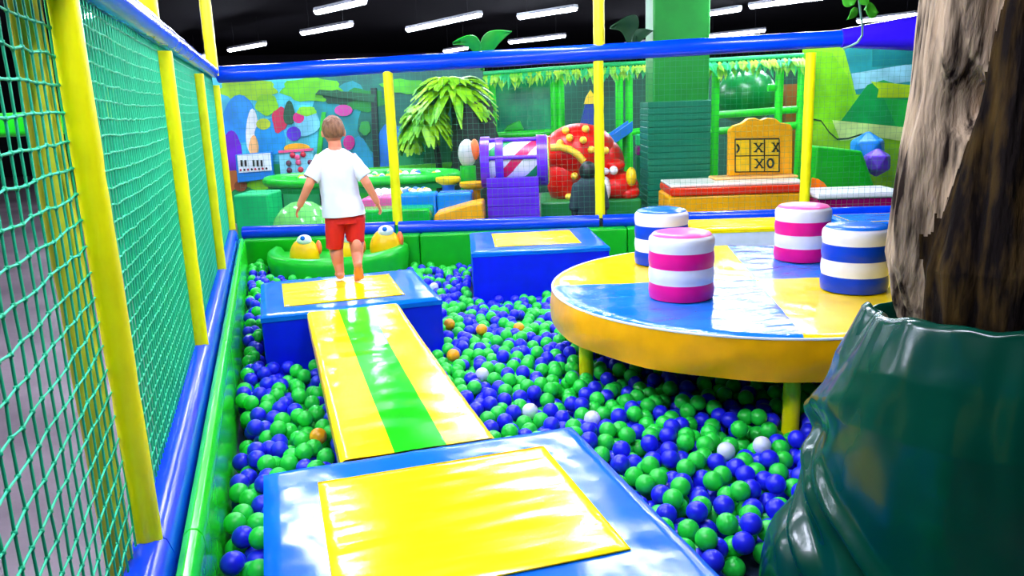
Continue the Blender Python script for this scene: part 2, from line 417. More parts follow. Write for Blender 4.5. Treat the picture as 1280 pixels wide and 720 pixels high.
# stools
def stool(x, y, cm, tm, label):
    t = thing('striped_stool', label, 'stool', (x, y, TZ), group='striped stools on the round table')
    h, r = .335, .168
    pf = []; ms = []
    for k in range(4):
        z0, z1 = h * k / 4, h * (k + 1) / 4
        for q in range(4): pf.append((r + .005 * math.sin(PI * q / 4) , z0 + (z1 - z0) * q / 4)); ms.append(1 if k % 2 else 0)
    pf += [(r, h - .012), (r - .012, h)]; ms += [1]
    pf = [(r, 0)] + pf[1:]
    MB().lathe(pf, (x, y, TZ + .006), 48, mi=ms + [1]).build('side_cover', [cm, WH], t, angle=1.0)
    MB().lathe([(r - .01, h + .002), (r - .02, h + .012), (r - .06, h + .02), (0, h + .024)], (x, y, TZ + .004), 48, cap=False).build('seat_top', tm, t, angle=1.0)
BLS = vinyl('stool_blue', (0, 62, 205), rough=.3); BLT = vinyl('stool_blue_top', (10, 105, 215), rough=.25)
stool(2.06, 3.77, PK, PKL, 'pink and white striped stool standing on the near blue sector of the table')
stool(2.40, 4.66, BLS, BLT, 'blue and white striped stool partly hidden behind the near pink striped stool')
stool(3.25, 4.36, PK, PKL, 'pink and white striped stool on the far side, toward the tic-tac-toe board')
stool(2.97, 3.53, BLS, BLT, 'blue and white striped stool beside the tree trunk')

# ------------------------------------------------------------------ tree and its green wrap
TX, TY = 1.84, 1.60
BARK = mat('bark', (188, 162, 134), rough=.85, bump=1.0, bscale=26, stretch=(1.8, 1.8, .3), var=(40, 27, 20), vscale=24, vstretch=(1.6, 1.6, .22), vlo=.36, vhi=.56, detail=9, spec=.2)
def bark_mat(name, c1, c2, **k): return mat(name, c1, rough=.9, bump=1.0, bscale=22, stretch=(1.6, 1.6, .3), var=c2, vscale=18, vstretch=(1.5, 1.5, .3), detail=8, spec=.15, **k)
BARK_SHADE = bark_mat('bark_shade_side', (74, 54, 22), (20, 12, 10), vlo=.42, vhi=.66)  # darker bark colour that paints in the shade on the trunk's unlit side
tr = thing('tree', 'thick real tree trunk with rough weathered bark beside the round table', 'tree', (TX, TY, 0))
mb = MB()
prof = [(0, .27), (.8, .235), (.97, .235), (1.1, .278), (1.22, .30), (1.38, .285), (1.5, .275), (1.65, .255), (1.9, .245), (2.4, .255), (3.1, .28), (3.69, .3)]
def rad(z):
    for (z0, r0), (z1, r1) in zip(prof[:-1], prof[1:]):
        if z <= z1: return r0 + (r1 - r0) * (z - z0) / (z1 - z0)
    return prof[-1][1]
def bark(p, q):
    w = 2 * PI * p; z = 3.69 * q; r = rad(z) * (1.05 if z > 1.05 else 1)
    cx, cy = math.cos(w), math.sin(w)
    n1 = noise.noise((cx * 1.3, cy * 1.3, z * 1.1)) * .03
    n2 = abs(noise.noise((cx * 5 + z * .35, cy * 5, z * .75 + 3))) * .05
    n3 = noise.noise((cx * 14, cy * 14, z * 2.2)) * .008 + noise.noise((cx * 30, cy * 30, z * 6)) * .004
    # the deep furrow that parts the pale side from the shaded one
    wf = math.radians(182 + 34 * (min(z, 1.9) - 1.4)); d = (w - wf + PI) % (2 * PI) - PI
    fur = -.05 * math.exp(-(d / .13) ** 2) + .03 * math.exp(-((d + .24) / .16) ** 2)
    hol = -.09 * math.exp(-((d + .1) / .12) ** 2 - ((z - 1.62) / .06) ** 2)
    r += n1 + n2 - .02 + n3 + fur + hol
    return Vector((TX + r * cx, TY + r * cy, z))
mb.grid(bark, 380, 620, closed=True)
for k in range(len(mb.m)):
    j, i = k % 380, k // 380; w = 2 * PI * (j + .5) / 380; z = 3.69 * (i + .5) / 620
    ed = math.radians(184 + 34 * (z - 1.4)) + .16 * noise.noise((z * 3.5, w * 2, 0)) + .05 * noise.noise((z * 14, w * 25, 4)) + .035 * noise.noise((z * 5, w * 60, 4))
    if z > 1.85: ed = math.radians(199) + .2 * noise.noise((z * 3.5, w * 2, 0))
    mb.m[k] = 1 if ed < w < ed + 2.6 else 0  # painted shade begins at the edge where the light falls off
mb.build('trunk', [BARK, BARK_SHADE], tr, angle=3)
WRAP = vinyl('dark_green_vinyl', (0, 62, 46), rough=.2, bump=.2, bscale=3.5, spec=.5)
mb = MB()
WH_ = 1.03
WP = [(0, .50), (.2, .505), (.4, .495), (.6, .475), (.75, .455), (.88, .415), (1.0, .355)]
def wrap(p, q):
    w = 2 * PI * p; cx, cy = math.cos(w), math.sin(w)
    ang = lambda deg: (w - math.radians(deg) + PI) % (2 * PI) - PI
    tilt = .075 * max(0, math.cos(ang(221)))
    fold = noise.noise((cx * 2.1, cy * 2.1, 3.0))
    if q < .9:
        s = q / .9; z = (WH_ + tilt) * s
        for (s0, r0), (s1, r1) in zip(WP[:-1], WP[1:]):
            if s <= s1: t = (s - s0) / (s1 - s0); r = r0 + (r1 - r0) * t; break
        f2 = noise.noise((cx * 2.1 + z * .9, cy * 2.1 - z * .8, z * 1.6))
        # creases that fan down and round from the gathered side
        for (dg_, zc_, sl, wd, am) in ((150, .62, .55, .045, .035), (160, .47, .75, .04, .045), (170, .36, .9, .05, .04), (185, .52, .7, .03, .03), (200, .30, .7, .035, .03), (135, .75, -.4, .05, .03)):
            d = ang(dg_); zz_ = zc_ - sl * d * .45
            r += am * (math.exp(-((z - zz_) / wd) ** 2) - .9 * math.exp(-((z - zz_ + wd * 1.8) / wd) ** 2)) * math.exp(-(d / .5) ** 2)
        r += .025 * f2 * math.sin(PI * min(1, s + .1)) + .006 * noise.noise((cx * 7, cy * 7, z * 7))
        d = ang(143); lobe = math.exp(-(d / .40) ** 2) / (1 + math.exp((z - .40) / .028))
        r += .115 * lobe * math.sqrt(max(0, 1 - (max(0, z) / .52) ** 2))
    else:
        s = (q - .9) / .1; z = WH_ + tilt + .03 * math.sin(s * PI) - .06 * s; r = .355 - .045 * s
    d = ang(146)
    if q > .75: z += .035 * math.exp(-(d / .16) ** 2) * (q - .75) / .25; r -= .03 * math.exp(-((d - .22) / .08) ** 2) * (q - .75) / .25
    z += .02 * noise.noise((cx * 3, cy * 3, 8)) * min(1, q * 2)
    return Vector((TX + r * cx, TY + r * cy, max(0, z)))
mb.grid(wrap, 260, 200, closed=True)
tag(mb.build('vinyl_wrap', WRAP, angle=3, at=(TX, TY, 0)), 'dark green shiny vinyl sack wrapped round the foot of the tree', 'sack')

# ------------------------------------------------------------------ half-round frog boat with three yellow humps
fb = FB @ Vector((1.27, -.42, 0))
bt = bthing('rocker_boat', 'green half-round padded bench with yellow humps behind the boy', 'bench', 1.27, -.42)
Mb = FB @ Matrix.Translation((1.2, -.3, 0))
mb = MB(Mb); mb.lathe([(.66, 0), (.7, .28), (.69, .335), (.65, .36), (.6, .345), (.57, .3), (0, .29)], n=40, a0=PI, a1=2 * PI, sy=1.25, cap=False)
mb.build('body', vinyl('boat_green', (25, 190, 40), rough=.3), bt, angle=1.2)
HY = vinyl('hump_yellow', (255, 195, 0), rough=.3); HO = vinyl('hump_orange', (255, 120, 60), rough=.35)
for k, (px, py, w) in enumerate([(381, 322, 38), (436, 320, 38), (482, 312, 42)]):
    q = atz(px, py - 2, .33); r = w * .5 * 7.4 / FPX
    hm = MB(); hm.ell((q.x, q.y, .33), (r, r * .8, r * 1.25), nu=24, nv=14)
    ho = hm.build('hump', HY, bt, angle=1.2)
    MB().ell((q.x + r * .05, q.y - r * .25, .33 + r * 1.12), (r * .5, r * .4, r * .38)).build('eye', WH, ho)
    MB().ell((q.x - r * .05, q.y - r * .55, .33 + r * 1.3), (r * .16, r * .16, r * .16), nu=12, nv=8).build('pupil', BLT, ho)
    MB().ell((q.x + r * 1.0, q.y + .02, .35 + r * .35), (r * .2, r * .45, r * .5)).build('cheek', HO, ho)

# ------------------------------------------------------------------ pads behind the table
u0, z = L(865, 279, -.75)
pb = platform('white sided padded block with yellow top between table and rear rail', FB @ Vector((L(858, 277, -.95)[0], -.95, 0)), RZB, 1.15, .62, .5, (.06, 1.09, .08, .56), bm=vinyl('pale_vinyl', (225, 222, 235), rough=.3), tm=VYW)
pb2 = platform('plain blue padded block by the rear rail, beside the tree trunk', FB @ Vector((L(1062, 280, -.9)[0], -.9, 0)), RZB, 1.2, .6, .5, (.05, 1.15, .05, .55), pm=VBT)


# ------------------------------------------------------------------ play hall beyond the rear fence
def pl(name, rgb, rough=.35): return mat('plastic_' + name, rgb, rough=rough)
def poly(mb, pts, v, th, mi=0):
    q = [L(x, y, v) for x, y in pts]; mb.prism(q, v - th, v, mi)
def oval(cx, cy, rx, ry, n=22, wob=0, k=5, ph=0):
    return [(cx + rx * (1 + wob * math.sin(k * w + ph)) * math.cos(w), cy + ry * (1 + wob * math.sin(k * w + ph)) * math.sin(w)) for w in bev(0, 2 * PI, n)[:-1]]
def rbox(mb, px, v0, v1, mi=0):
    a, b, z0, z1 = rect(*px, v0); mb.span(a, b, v0, v1, max(z0, 0), z1, mi); return a, b, z0, z1

# painted jungle mural on the wall behind the toys
MV = 4.3
PAL = {}
class Mural:
    def __init__(s): s.mb = MB(FB); s.mats = []; s.ix = {}; s.n = 0
    def put(s, pts, rgb, v=MV):
        if rgb not in s.ix: s.ix[rgb] = len(s.mats); s.mats.append(mat('paint_%d_%d_%d' % rgb, rgb, rough=.5, var=tuple(int(x * .8) for x in rgb), vscale=3))
        s.n += 1; q = [L(x, y, v) for x, y in pts]
        s.mb.prism(q, v - .004 - .0012 * s.n, v, s.ix[rgb])
mu = Mural()
a = mu.put
a([(262, 94), (603, 79), (603, 275), (262, 290)], (30, 150, 165))
a([(262, 94), (400, 88), (396, 200), (262, 205)], (70, 200, 225))
a([(395, 89), (603, 79), (603, 165), (395, 150)], (0, 96, 84))
a(oval(430, 150, 38, 46, 24, .12, 4), (10, 140, 150)); a(oval(470, 150, 22, 40, 20, .1), (0, 96, 84))
a(oval(488, 190, 22, 34, 20, .1, 3), (20, 120, 220)); a(oval(448, 200, 18, 26, 20, .15, 3), (20, 150, 190))
a(oval(520, 185, 25, 40, 20, .1, 3), (20, 150, 90)); a(oval(560, 190, 30, 35, 20, .1, 3), (10, 110, 60))
a([(262, 205), (400, 205), (400, 290), (262, 290)], (20, 170, 90)); a([(400, 215), (603, 205), (603, 275), (400, 285)], (30, 190, 40))
a(oval(310, 112, 36, 14, 26, .1, 7), (150, 215, 20)); a(oval(390, 112, 38, 15, 26, .1, 7), (90, 190, 10)); a(oval(452, 125, 30, 14, 24, .15, 6), (0, 120, 40))
a(oval(425, 122, 20, 9, 22, .15, 6), (10, 70, 50)); a(oval(505, 108, 28, 9, 22, .15, 6), (70, 180, 30))
a(oval(300, 150, 22, 30, 24, .06, 3), (30, 150, 235)); a(oval(316, 165, 8, 28, 20, .05, 3), (225, 235, 240)); a(oval(338, 172, 19, 24, 22, .06, 4), (10, 150, 225))
a(oval(290, 190, 13, 26, 20, .05, 3), (110, 30, 200)); a(oval(334, 131, 14, 13, 20, .08, 5), (130, 210, 10)); a(oval(330, 155, 9, 7, 18), (190, 220, 40))
a(oval(350, 150, 9, 16, 18, .12, 4), (200, 40, 80)); a(oval(362, 142, 7, 15, 16, .1, 3), (20, 90, 60)); a(oval(384, 152, 16, 18, 20, .08, 4), (120, 210, 235))
a(oval(374, 147, 7, 7), (235, 30, 140)); a(oval(384, 139, 12, 6, 16, .1), (130, 220, 30)); a(oval(368, 167, 9, 9), (90, 40, 210)); a(oval(372, 185, 16, 6), (255, 190, 20))
a(oval(318, 182, 6, 12, 16, .1, 3), (250, 190, 120)); a(oval(286, 226, 16, 14, 18, .12, 5), (210, 120, 50)); a(oval(326, 230, 16, 8, 18, .1, 5), (130, 220, 20)); a(oval(302, 232, 8, 7), (150, 80, 40))
a(oval(430, 138, 11, 7), (190, 60, 150)); a(oval(437, 178, 7, 9), (190, 20, 130)); a(oval(457, 160, 7, 9, 14, .1), (40, 150, 60))
a([(464, 110), (471, 110), (476, 225), (468, 225)], (14, 40, 40)); a([(403, 140), (408, 140), (400, 215), (394, 215)], (40, 190, 50))
a([(395, 118), (400, 112), (470, 118), (468, 128)], (10, 80, 50))
a([(455, 210), (603, 200), (603, 212), (455, 222)], (90, 220, 40)); a([(455, 220), (560, 214), (560, 222), (455, 228)], (200, 150, 60))
mo = mu.mb.build('jungle_mural', mu.mats, smooth=False, recalc=True)
tag(mo, 'painted jungle mural with blue, purple and lime shapes behind the toy keyboard', 'mural')

# lime and green mural on the wall by the tree
mu = Mural(); MV2 = 3.0
a = lambda p, c: mu.put(p, c, MV2)
a([(1003, 48), (1330, 34), (1330, 262), (1003, 270)], (150, 230, 25))
a([(1052, 50), (1330, 36), (1330, 110), (1070, 118)], (30, 150, 150)); a([(1064, 92), (1150, 78), (1150, 100), (1068, 112)], (150, 220, 230)); a([(1090, 60), (1200, 52), (1200, 76), (1090, 84)], (10, 120, 120))
a([(1003, 62), (1040, 66), (1062, 100), (1072, 140), (1040, 152), (1003, 152)], (130, 225, 0))
a([(1050, 152), (1084, 106), (1104, 100), (1160, 118), (1160, 164)], (0, 165, 70)); a([(1104, 122), (1160, 128), (1160, 164), (1120, 158)], (20, 190, 60))
a([(1088, 102), (1160, 108), (1160, 122), (1096, 122), (1098, 112)], (190, 235, 10))
a([(1040, 150), (1160, 162), (1160, 182), (1100, 172), (1050, 176)], (215, 250, 140))
wl = [(1015, 148), (1026, 150), (1036, 164), (1046, 173), (1060, 172), (1076, 167), (1090, 169), (1096, 172)]
a(wl + [(x, y + 2) for x, y in wl[::-1]], (20, 60, 20))
tag(mu.mb.build('landscape_mural', mu.mats, smooth=False), 'lime mural with a green rock house, behind the green wedge', 'mural')

# green play structure across the middle background
tag(MB(FB).span(L(600, 120, 7.4)[0], L(1160, 120, 7.4)[0], 7.4, 7.5, 0, L(800, 84, 7.4)[1]).build('wall_partition', WGREEN), kind='structure')
TG = pl('tube_green', (40, 220, 40)); TGD = pl('deep_green', (0, 110, 60)); TEAL = pl('teal', (0, 150, 130)); PGR = pl('leaf_green', (20, 190, 40))
def bar(mb, x0, y0, x1, y1, v, r, mi=0):
    (a, za), (b, zb) = L(x0, y0, v), L(x1, y1, v); mb.tube([(a, v, za), (b, v, zb)], r, 12, mi)
def frame_thing(label, v, posts, beams, r=.06):
    t = bthing('climbing_structure', label, 'climbing frame', L(posts[0][0], 200, v)[0], v)
    for x, yt in posts:
        u, zt = L(x, yt, v); MB(FB).tube([(u, v, 0), (u, v, zt)], r, 12).build('post', TG, t)
    for x0, y0, x1, y1 in beams:
        mb = MB(FB); bar(mb, x0, y0, x1, y1, v + .01, r * .9); mb.build('beam', TG, t)
    return t
frame_thing('bright green tube frame behind the tic-tac-toe board', 2.9, [(895, 84), (975, 82), (1003, 80)], [(893, 144, 1008, 136), (886, 165, 1006, 156), (960, 110, 978, 109)], .055)
frame_thing('green tube frame with window bays behind the purple drum', 4.6, [(614, 92), (692, 92), (700, 92)], [(612, 170, 700, 165), (614, 96, 702, 92)], .06)
frame_thing('green tube frame behind the blue slide', 4.8, [(774, 92), (786, 90), (812, 88)], [(756, 170, 830, 160)], .06)
# window bay behind the frame
mb = MB(FB); rbox(mb, (618, 100, 688, 168), 4.9, 4.95); t = tag(mb.build('window_panel', mat('green_glass', (30, 165, 110), rough=.25, var=(20, 110, 90), vscale=2.5)), 'murky green window panel in the tube frame behind the purple drum', 'panel')
mb = MB(FB); poly(mb, [(630, 164), (634, 157), (650, 150), (655, 162)], 4.85, .2); tag(mb.build('padded_wedge', PGR, bevel=.02), 'small green wedge lying on the ledge of the window panel', 'wedge')
# padded column
cl = bthing('padded_column', 'big green padded column with a ribbed teal lower wrap', 'column', *[L(850, 200, 2.3)[0], 2.3])
a, b, _, _ = rect(816, 100, 886, 200, 2.0)
MB(FB).span(a, b, 2.0, 2.7, 0, 3.69).build('shaft', vinyl('column_green', (0, 136, 34), rough=.5), cl, bevel=.03)
a, b, z0, z1 = rect(810, 126, 888, 262, 1.95)
mb = MB(FB); n = 21; pr = [(1.95 - 0, 0.0)]
zz = [z1 * i / n for i in range(n + 1)]
for i in range(n): mb.span(a, b, 1.95, 2.75, zz[i] + .003, zz[i + 1] - .003)
mb.span(a + .012, b - .012, 1.962, 2.738, 0, z1 - .01)
mb.build('ribbed_wrap', vinyl('wrap_teal', (0, 118, 84), rough=.4), cl, bevel=.008)
# leaf garlands
LF = mat('leaf_lime', (190, 235, 60), rough=.5, var=(60, 200, 60), vscale=5); LFD = mat('leaf_emerald', (40, 200, 110), rough=.5)
def garland(x0, y0, x1, y1, v, n, label):
    rnd = random.Random(n); t = bthing('leaf_garland', label, 'garland', L((x0 + x1) / 2, y0, v)[0], v, L((x0 + x1) / 2, (y0 + y1) / 2, v)[1])
    mb = MB(FB); bar(mb, x0, y0 - 2, x1, y1 - 2, v, .03); mb.build('cord', LFD, t)
    mb = MB(FB)
    for i in range(n):
        for row in range(2):
            s = (i + rnd.random() * .8) / n; (u, z) = L(x0 + (x1 - x0) * s, y0 + (y1 - y0) * s, v)
            ln = rnd.uniform(.16, .27) * (1 - .35 * row); w = rnd.uniform(.035, .055); tl = rnd.uniform(-.05, .05); d = -.03 - .05 * row
            pts = [(u, v + d * .3, z), (u - w, v + d, z - ln * .4), (u + tl, v + d * 1.4, z - ln), (u + w, v + d, z - ln * .4), (u, v + d - .02, z - ln * .4)]
            mb.add(pts, [(0, 1, 4), (1, 2, 4), (2, 3, 4), (3, 0, 4)], 0 if rnd.random() < .62 else 1)
    mb.build('foliage', [LF, LFD], t, recalc=False)
garland(604, 94, 742, 84, 4.4, 40, 'leaf garland above the window panel and purple drum')
garland(754, 83, 816, 80, 4.4, 17, 'short leaf garland between the rear yellow pole and green column')
garland(880, 78, 1004, 71, 2.8, 30, 'leaf garland above the tic-tac-toe board')
(u, z) = L(935, 120, 3.6)
mb = MB(FB); mb.ell((u, 3.7, z), (.42, .42, .40), nu=32, nv=18); tag(mb.build('dome_tunnel', vinyl('dome_green', (0, 120, 50), rough=.3)), 'dark green rounded tunnel shell above the tic-tac-toe board', 'play tunnel')
mb = MB(FB); a, b, z0, z1 = rect(982, 105, 1002, 165, 3.4); mb.span(a, b, 3.4, 3.6, 0, z1); tag(mb.build('wooden_board', pl('brown', (150, 80, 40))), 'brown upright board beside the frame post above the board game', 'board')

# tic-tac-toe board and stepped bench
(_, zt) = L(922, 233, .9); ZB = L(940, 221, 1.35)[1]
gv = 1.66
gt = bthing('game_board', 'orange tic-tac-toe board with a scalloped top', 'game board', L(948, 220, gv)[0], gv, L(948, 225, gv)[1])
OR = pl('board_orange', (255, 180, 0)); YL = pl('board_yellow', (255, 205, 10)); BLK = pl('black', (20, 14, 10))
pts = [(908, 228), (909, 163), (914, 157), (924, 154), (932, 148), (940, 147), (948, 150), (956, 147), (966, 148), (972, 153), (984, 155), (987, 160), (986, 226)]
mb = MB(FB); qq = [L(x, y, gv) for x, y in pts]; qq[0] = (qq[0][0], ZB + .002); qq[-1] = (qq[-1][0], ZB + .002); mb.prism(qq, gv - .12, gv); mb.build('board_frame', OR, gt, bevel=.012)
X0, X1, Y0, Y1 = 919, 974, 174, 215
mb = MB(FB); poly(mb, [(X0, Y0), (X1, Y0 - 1), (X1, Y1 - 1), (X0, Y1)], gv - .121, .012); mb.build('face_panel', YL, gt)
mb = MB(FB)
for x in (X0, 937.5, 955.5, X1): bar(mb, x, Y0, x, Y1, gv - .138, .007)
for y in (Y0, 195, Y1): bar(mb, X0, y, X1, y - .7, gv - .138, .009 if y == Y0 else .006)
mb.build('grid_line', BLK, gt)
def letter_x(cx, cy, w=4.2, h=5.2):
    mb = MB(FB)
    for s in (-1, 1):
        poly(mb, [(cx - s * w - 1.1, cy - h), (cx - s * w + 1.1, cy - h), (cx + s * w + 1.1, cy + h), (cx + s * w - 1.1, cy + h)], gv - .134, .012)
        for e in (-1, 1): poly(mb, [(cx + s * w - 2, cy + e * h - .6), (cx + s * w + 2, cy + e * h - .6), (cx + s * w + 2, cy + e * h + .6), (cx + s * w - 2, cy + e * h + .6)], gv - .134, .012)
    mb.build('letter_x', BLK, gt)
def letter_o(cx, cy, w=3.6, h=5.2, a0=0, a1=2 * PI):
    mb = MB(FB); ws = bev(a0, a1, 18)
    pts = [(*L(cx + w * math.cos(x), cy + h * math.sin(x), gv - .138), x) for x in ws]
    mb.tube([(u, gv - .138, z) for u, z, _ in pts], .0125, 8); mb.build('letter_o', BLK, gt)
letter_x(948, 184.5); letter_x(969.5, 184, 3.2); letter_x(949, 204.5); letter_o(963, 204); letter_o(920.5, 185.5, 3, 4.6, -PI / 2, PI / 2)
bh = bthing('step_bench', 'orange padded bench with a red edge and pale top under the tic-tac-toe board', 'bench', L(922, 240, 1.0)[0], 1.0)
a, b, z0, z1 = rect(836, 236, 1010, 262, .9)
MB(FB).span(a, b, .9, 1.7, 0, zt - .09).build('body', VYR, bh, bevel=.03)
MB(FB).span(a + .02, b, .88, 1.72, zt - .09, zt - .0).build('red_edge', vinyl('red_orange', (235, 50, 10), bump=.2), bh, bevel=.02)
MB(FB).span(a + .03, b, .95, 1.72, zt + .002, zt + .03).build('top_cover', vinyl('pale_top', (235, 240, 225), bump=.3), bh, bevel=.01)
a2_, b2_, q0, q1 = rect(893, 222, 998, 233, 1.35)
MB(FB).span(a2_, b2_, 1.35, 1.7, zt + .031, ZB).build('upper_step', vinyl('peach', (255, 190, 110)), bh, bevel=.02)

# right-hand corner: wedge, ball blocks, curved seat
mb = MB(FB); gq = [L(x, y, 1.9) for x, y in [(1010, 246), (1016, 182), (1072, 188), (1092, 244)]]
mb.prism(gq, 1.75, 2.4); tag(mb.build('padded_wedge', vinyl('wedge_green', (15, 190, 25), rough=.4), bevel=.03), 'large green padded wedge in front of the lime mural', 'wedge')
def gem(px, py, r, v, m, label, seed):
    (u, z) = L(px, py, v); bm = bmesh.new(); bmesh.ops.create_icosphere(bm, subdivisions=1, radius=r)
    mb = MB(FB); bm.verts.ensure_lookup_table(); mb.add([Vector((u, v, z)) + q.co for q in bm.verts], [[x.index for x in f.verts] for f in bm.faces]); bm.free()
    return tag(mb.build('foam_gem', m, smooth=False, bevel=.02), label, 'foam block', 'faceted foam blocks by the mural')
gem(1084, 187, .25, 2.6, pl('azure', (20, 140, 240)), 'azure faceted block mounted on the lime mural beside the green wedge', 1)
gem(1096, 203, .19, 2.1, pl('violet', (110, 60, 220)), 'violet faceted block just below the azure one by the mural', 2)
cs = bthing('curved_seat', 'white and magenta padded seat behind the rear rail near the tree trunk', 'seat', L(1060, 250, .8)[0], .8)
a, b, z0, z1 = rect(1019, 240, 1130, 262, .8)
MB(FB).span(a, b, .75, 1.4, 0, z1 - .06).build('seat_base', vinyl('magenta', (150, 0, 90)), cs, bevel=.03)
MB(FB).span(a, b, .72, 1.42, z1 - .06, z1).build('seat_pad', WH, cs, bevel=.02)
mb = MB(FB); poly(mb, [(1012, 244), (1014, 221), (1022, 226), (1034, 243)], 1.7, .24); tag(mb.build('foam_cone', vinyl('cone_orange', (255, 120, 0)), bevel=.02), 'small orange red foam wedge next to the post by the bench', 'foam block')
# keyboard and button panels on the mural
kv = MV - .08
kt = bthing('toy_keyboard', 'big blue toy keyboard panel with white face and black keys', 'toy keyboard', L(319, 226, kv)[0], kv, L(319, 226, kv)[1])
mb = MB(FB); poly(mb, [(296, 193), (341, 189), (344, 222), (299, 228)], kv, .08); mb.build('panel', pl('key_blue', (30, 130, 215)), kt, bevel=.015)
mb = MB(FB); poly(mb, [(297, 194), (338, 191), (340, 213), (299, 216)], kv - .08, .02); mb.build('key_bed', pl('key_white', (225, 240, 245)), kt)
mb = MB(FB)
for x in (301, 306, 316, 321, 326): poly(mb, [(x, 200), (x + 2, 200), (x + 2.6, 208), (x + .6, 208)], kv - .1, .02)
mb.build('key', BLK, kt)
mb = MB(FB)
for i in range(8): (u, z) = L(301 + i * 4.6, 212.6 - i * .3, kv - .1); mb.ell((u, kv - .105, z), (.018, .012, .018), nu=10, nv=6, mi=i % 2)
mb.build('button', [pl('btn_red', (200, 30, 60)), BLK], kt)
bt2 = bthing('button_panel', 'pale blue button panel with red knobs beside the toy keyboard', 'toy panel', L(374, 218, kv)[0], kv, L(374, 218, kv)[1])
mb = MB(FB); poly(mb, [(350, 190), (392, 187), (394, 216), (352, 218)], kv, .07); mb.build('panel', pl('pale_blue', (130, 215, 235)), bt2, bevel=.012)
mb = MB(FB); poly(mb, [(350, 188), (392, 185), (392, 188), (350, 191)], kv - .01, .09); mb.build('top_edge', pl('pinkish', (230, 90, 140)), bt2)
for i, (x, y, c) in enumerate([(366, 194, 'btn_red'), (379, 193, 'btn_red'), (373, 203, 'pinkish'), (361, 204, 'btn_dark'), (362, 213, 'btn_dark'), (376, 212, 'btn_red'), (388, 203, 'btn_dark'), (372, 197, 'pinkish')]):
    (u, z) = L(x, y, kv - .08); MB(FB).ell((u, kv - .085, z), (.045, .035, .045), nu=14, nv=8).build('knob', pl(c, (210, 20, 60) if c == 'btn_red' else (90, 20, 60)), bt2)

# green box, ball table, floor play pit
mb = MB(FB); a, b, z0, z1 = rect(293, 243, 336, 282, 1.0); mb.span(a, b, 1.0, 1.55, 0, z1)
tag(mb.build('padded_box', vinyl('box_green', (10, 195, 110), rough=.4), bevel=.03), 'mint green padded box behind the rail by the corner', 'box')
mb = MB(FB); (u, z) = L(378, 268, .9); mb.lathe([(0, .26), (.12, .24), (.24, .17), (.32, .06), (.34, 0)][::-1], (u, .9, L(378, 268, .9)[1] - .1), 32, cap=True)
(zz0) = L(378, 268, .9)[1] - .1
tag(mb.build('padded_dome', vinyl('dome_lime', (120, 220, 110))), 'pale lime dome behind the rail beside the hand of the boy', 'dome')
MB(FB).lathe([(.3, 0), (.3, zz0 - .001)], (u, .9, 0), 24)
tt = bthing('ball_table', 'round green rimmed ball table filled with small balls, in front of the mural', 'play table', L(452, 228, 3.0)[0], 3.0)
(ut, zt2) = L(452, 228, 2.2); ua = L(336, 228, 2.6)[0]; ub = L(570, 215, 2.6)[0]; ru = (ub - ua) / 2; uc = (ua + ub) / 2; rv = .68
zr = L(452, 222, 2.6)[1]
mb = MB(FB); mb.tube([(uc + ru * math.cos(w), 2.6 + rv * math.sin(w), zr) for w in bev(0, 2 * PI, 64)[:-1]], .065, 12, closed=True); mb.build('rim', pl('rim_green', (30, 210, 50)), tt)
mb = MB(FB); mb.lathe([(1.0, -.14), (1.0, -.05), (0, -.045)], (uc, 2.6, zr), 48, sx=ru, sy=rv); mb.build('tray', pl('tray_green', (10, 150, 70)), tt)
for w in (200, 250, 300, 340, 60, 120):
    w = math.radians(w); MB(FB).tube([(uc + ru * .9 * math.cos(w), 2.6 + rv * .9 * math.sin(w), q) for q in (0, zr - .1)], .05, 10).build('leg', BKD, tt)
cols = [pl('s_white', (240, 240, 245)), pl('s_yellow', (250, 220, 40)), pl('s_green', (40, 210, 70)), pl('s_blue', (40, 120, 240)), pl('s_pink', (245, 80, 160))]
cn = ['white', 'yellow', 'green', 'blue', 'pink']
rnd = random.Random(5); sb = {}; got = []
while len(got) < 64:
    w = rnd.uniform(0, 2 * PI); q = math.sqrt(rnd.random()) * .84; x, y = uc + ru * q * math.cos(w), 2.6 + rv * q * math.sin(w)
    if min([9] + [math.hypot(x - g[0], y - g[1]) for g in got]) < .10: continue
    got.append((x, y)); k = rnd.choice([0, 0, 0, 1, 1, 2, 3, 4])
    P3 = FB @ Vector((x, y, zr + .008))
    if k not in sb:
        o = MB().ell(P3, (.05, .05, .05), nu=14, nv=9).build('toy_ball', cols[k], at=P3); sb[k] = o
    else: o = sb[k].copy(); COL.objects.link(o); o.location = P3
    tag(o, 'small %s ball lying in the green rimmed ball table' % cn[k], 'ball', 'small %s balls in the ball table' % cn[k])
# low ring of blocks on the floor just behind the rail
def block(px, v0, v1, m, label, extra=None):
    mb = MB(FB); a, b, z0, z1 = rect(*px, v0); mb.span(a, b, v0, v1, 0, z1)
    return tag(mb.build('padded_block', m, bevel=.03), label, 'padded block', 'padded blocks edging the little pit')
block((452, 248, 470, 268), 1.0, 1.35, vinyl('rose', (245, 100, 175)), 'rose pink padded block beside the lowered hand of the boy')
block((472, 246, 497, 268), 1.0, 1.35, vinyl('rose', (245, 100, 175)), 'rose pink padded block right behind the yellow fence post')
block((498, 243, 545, 268), 1.0, 1.35, vinyl('mid_blue', (20, 130, 235)), 'mid blue padded block next to the rose block and yellow fence post')
block((546, 241, 590, 268), 1.0, 1.35, vinyl('mid_blue', (20, 130, 235)), 'mid blue padded block behind the yellow sloping block')
block((442, 262, 537, 276), .5, .9, vinyl('kerb_green', (20, 190, 50)), 'long low green padded kerb in front of the pink and blue blocks')
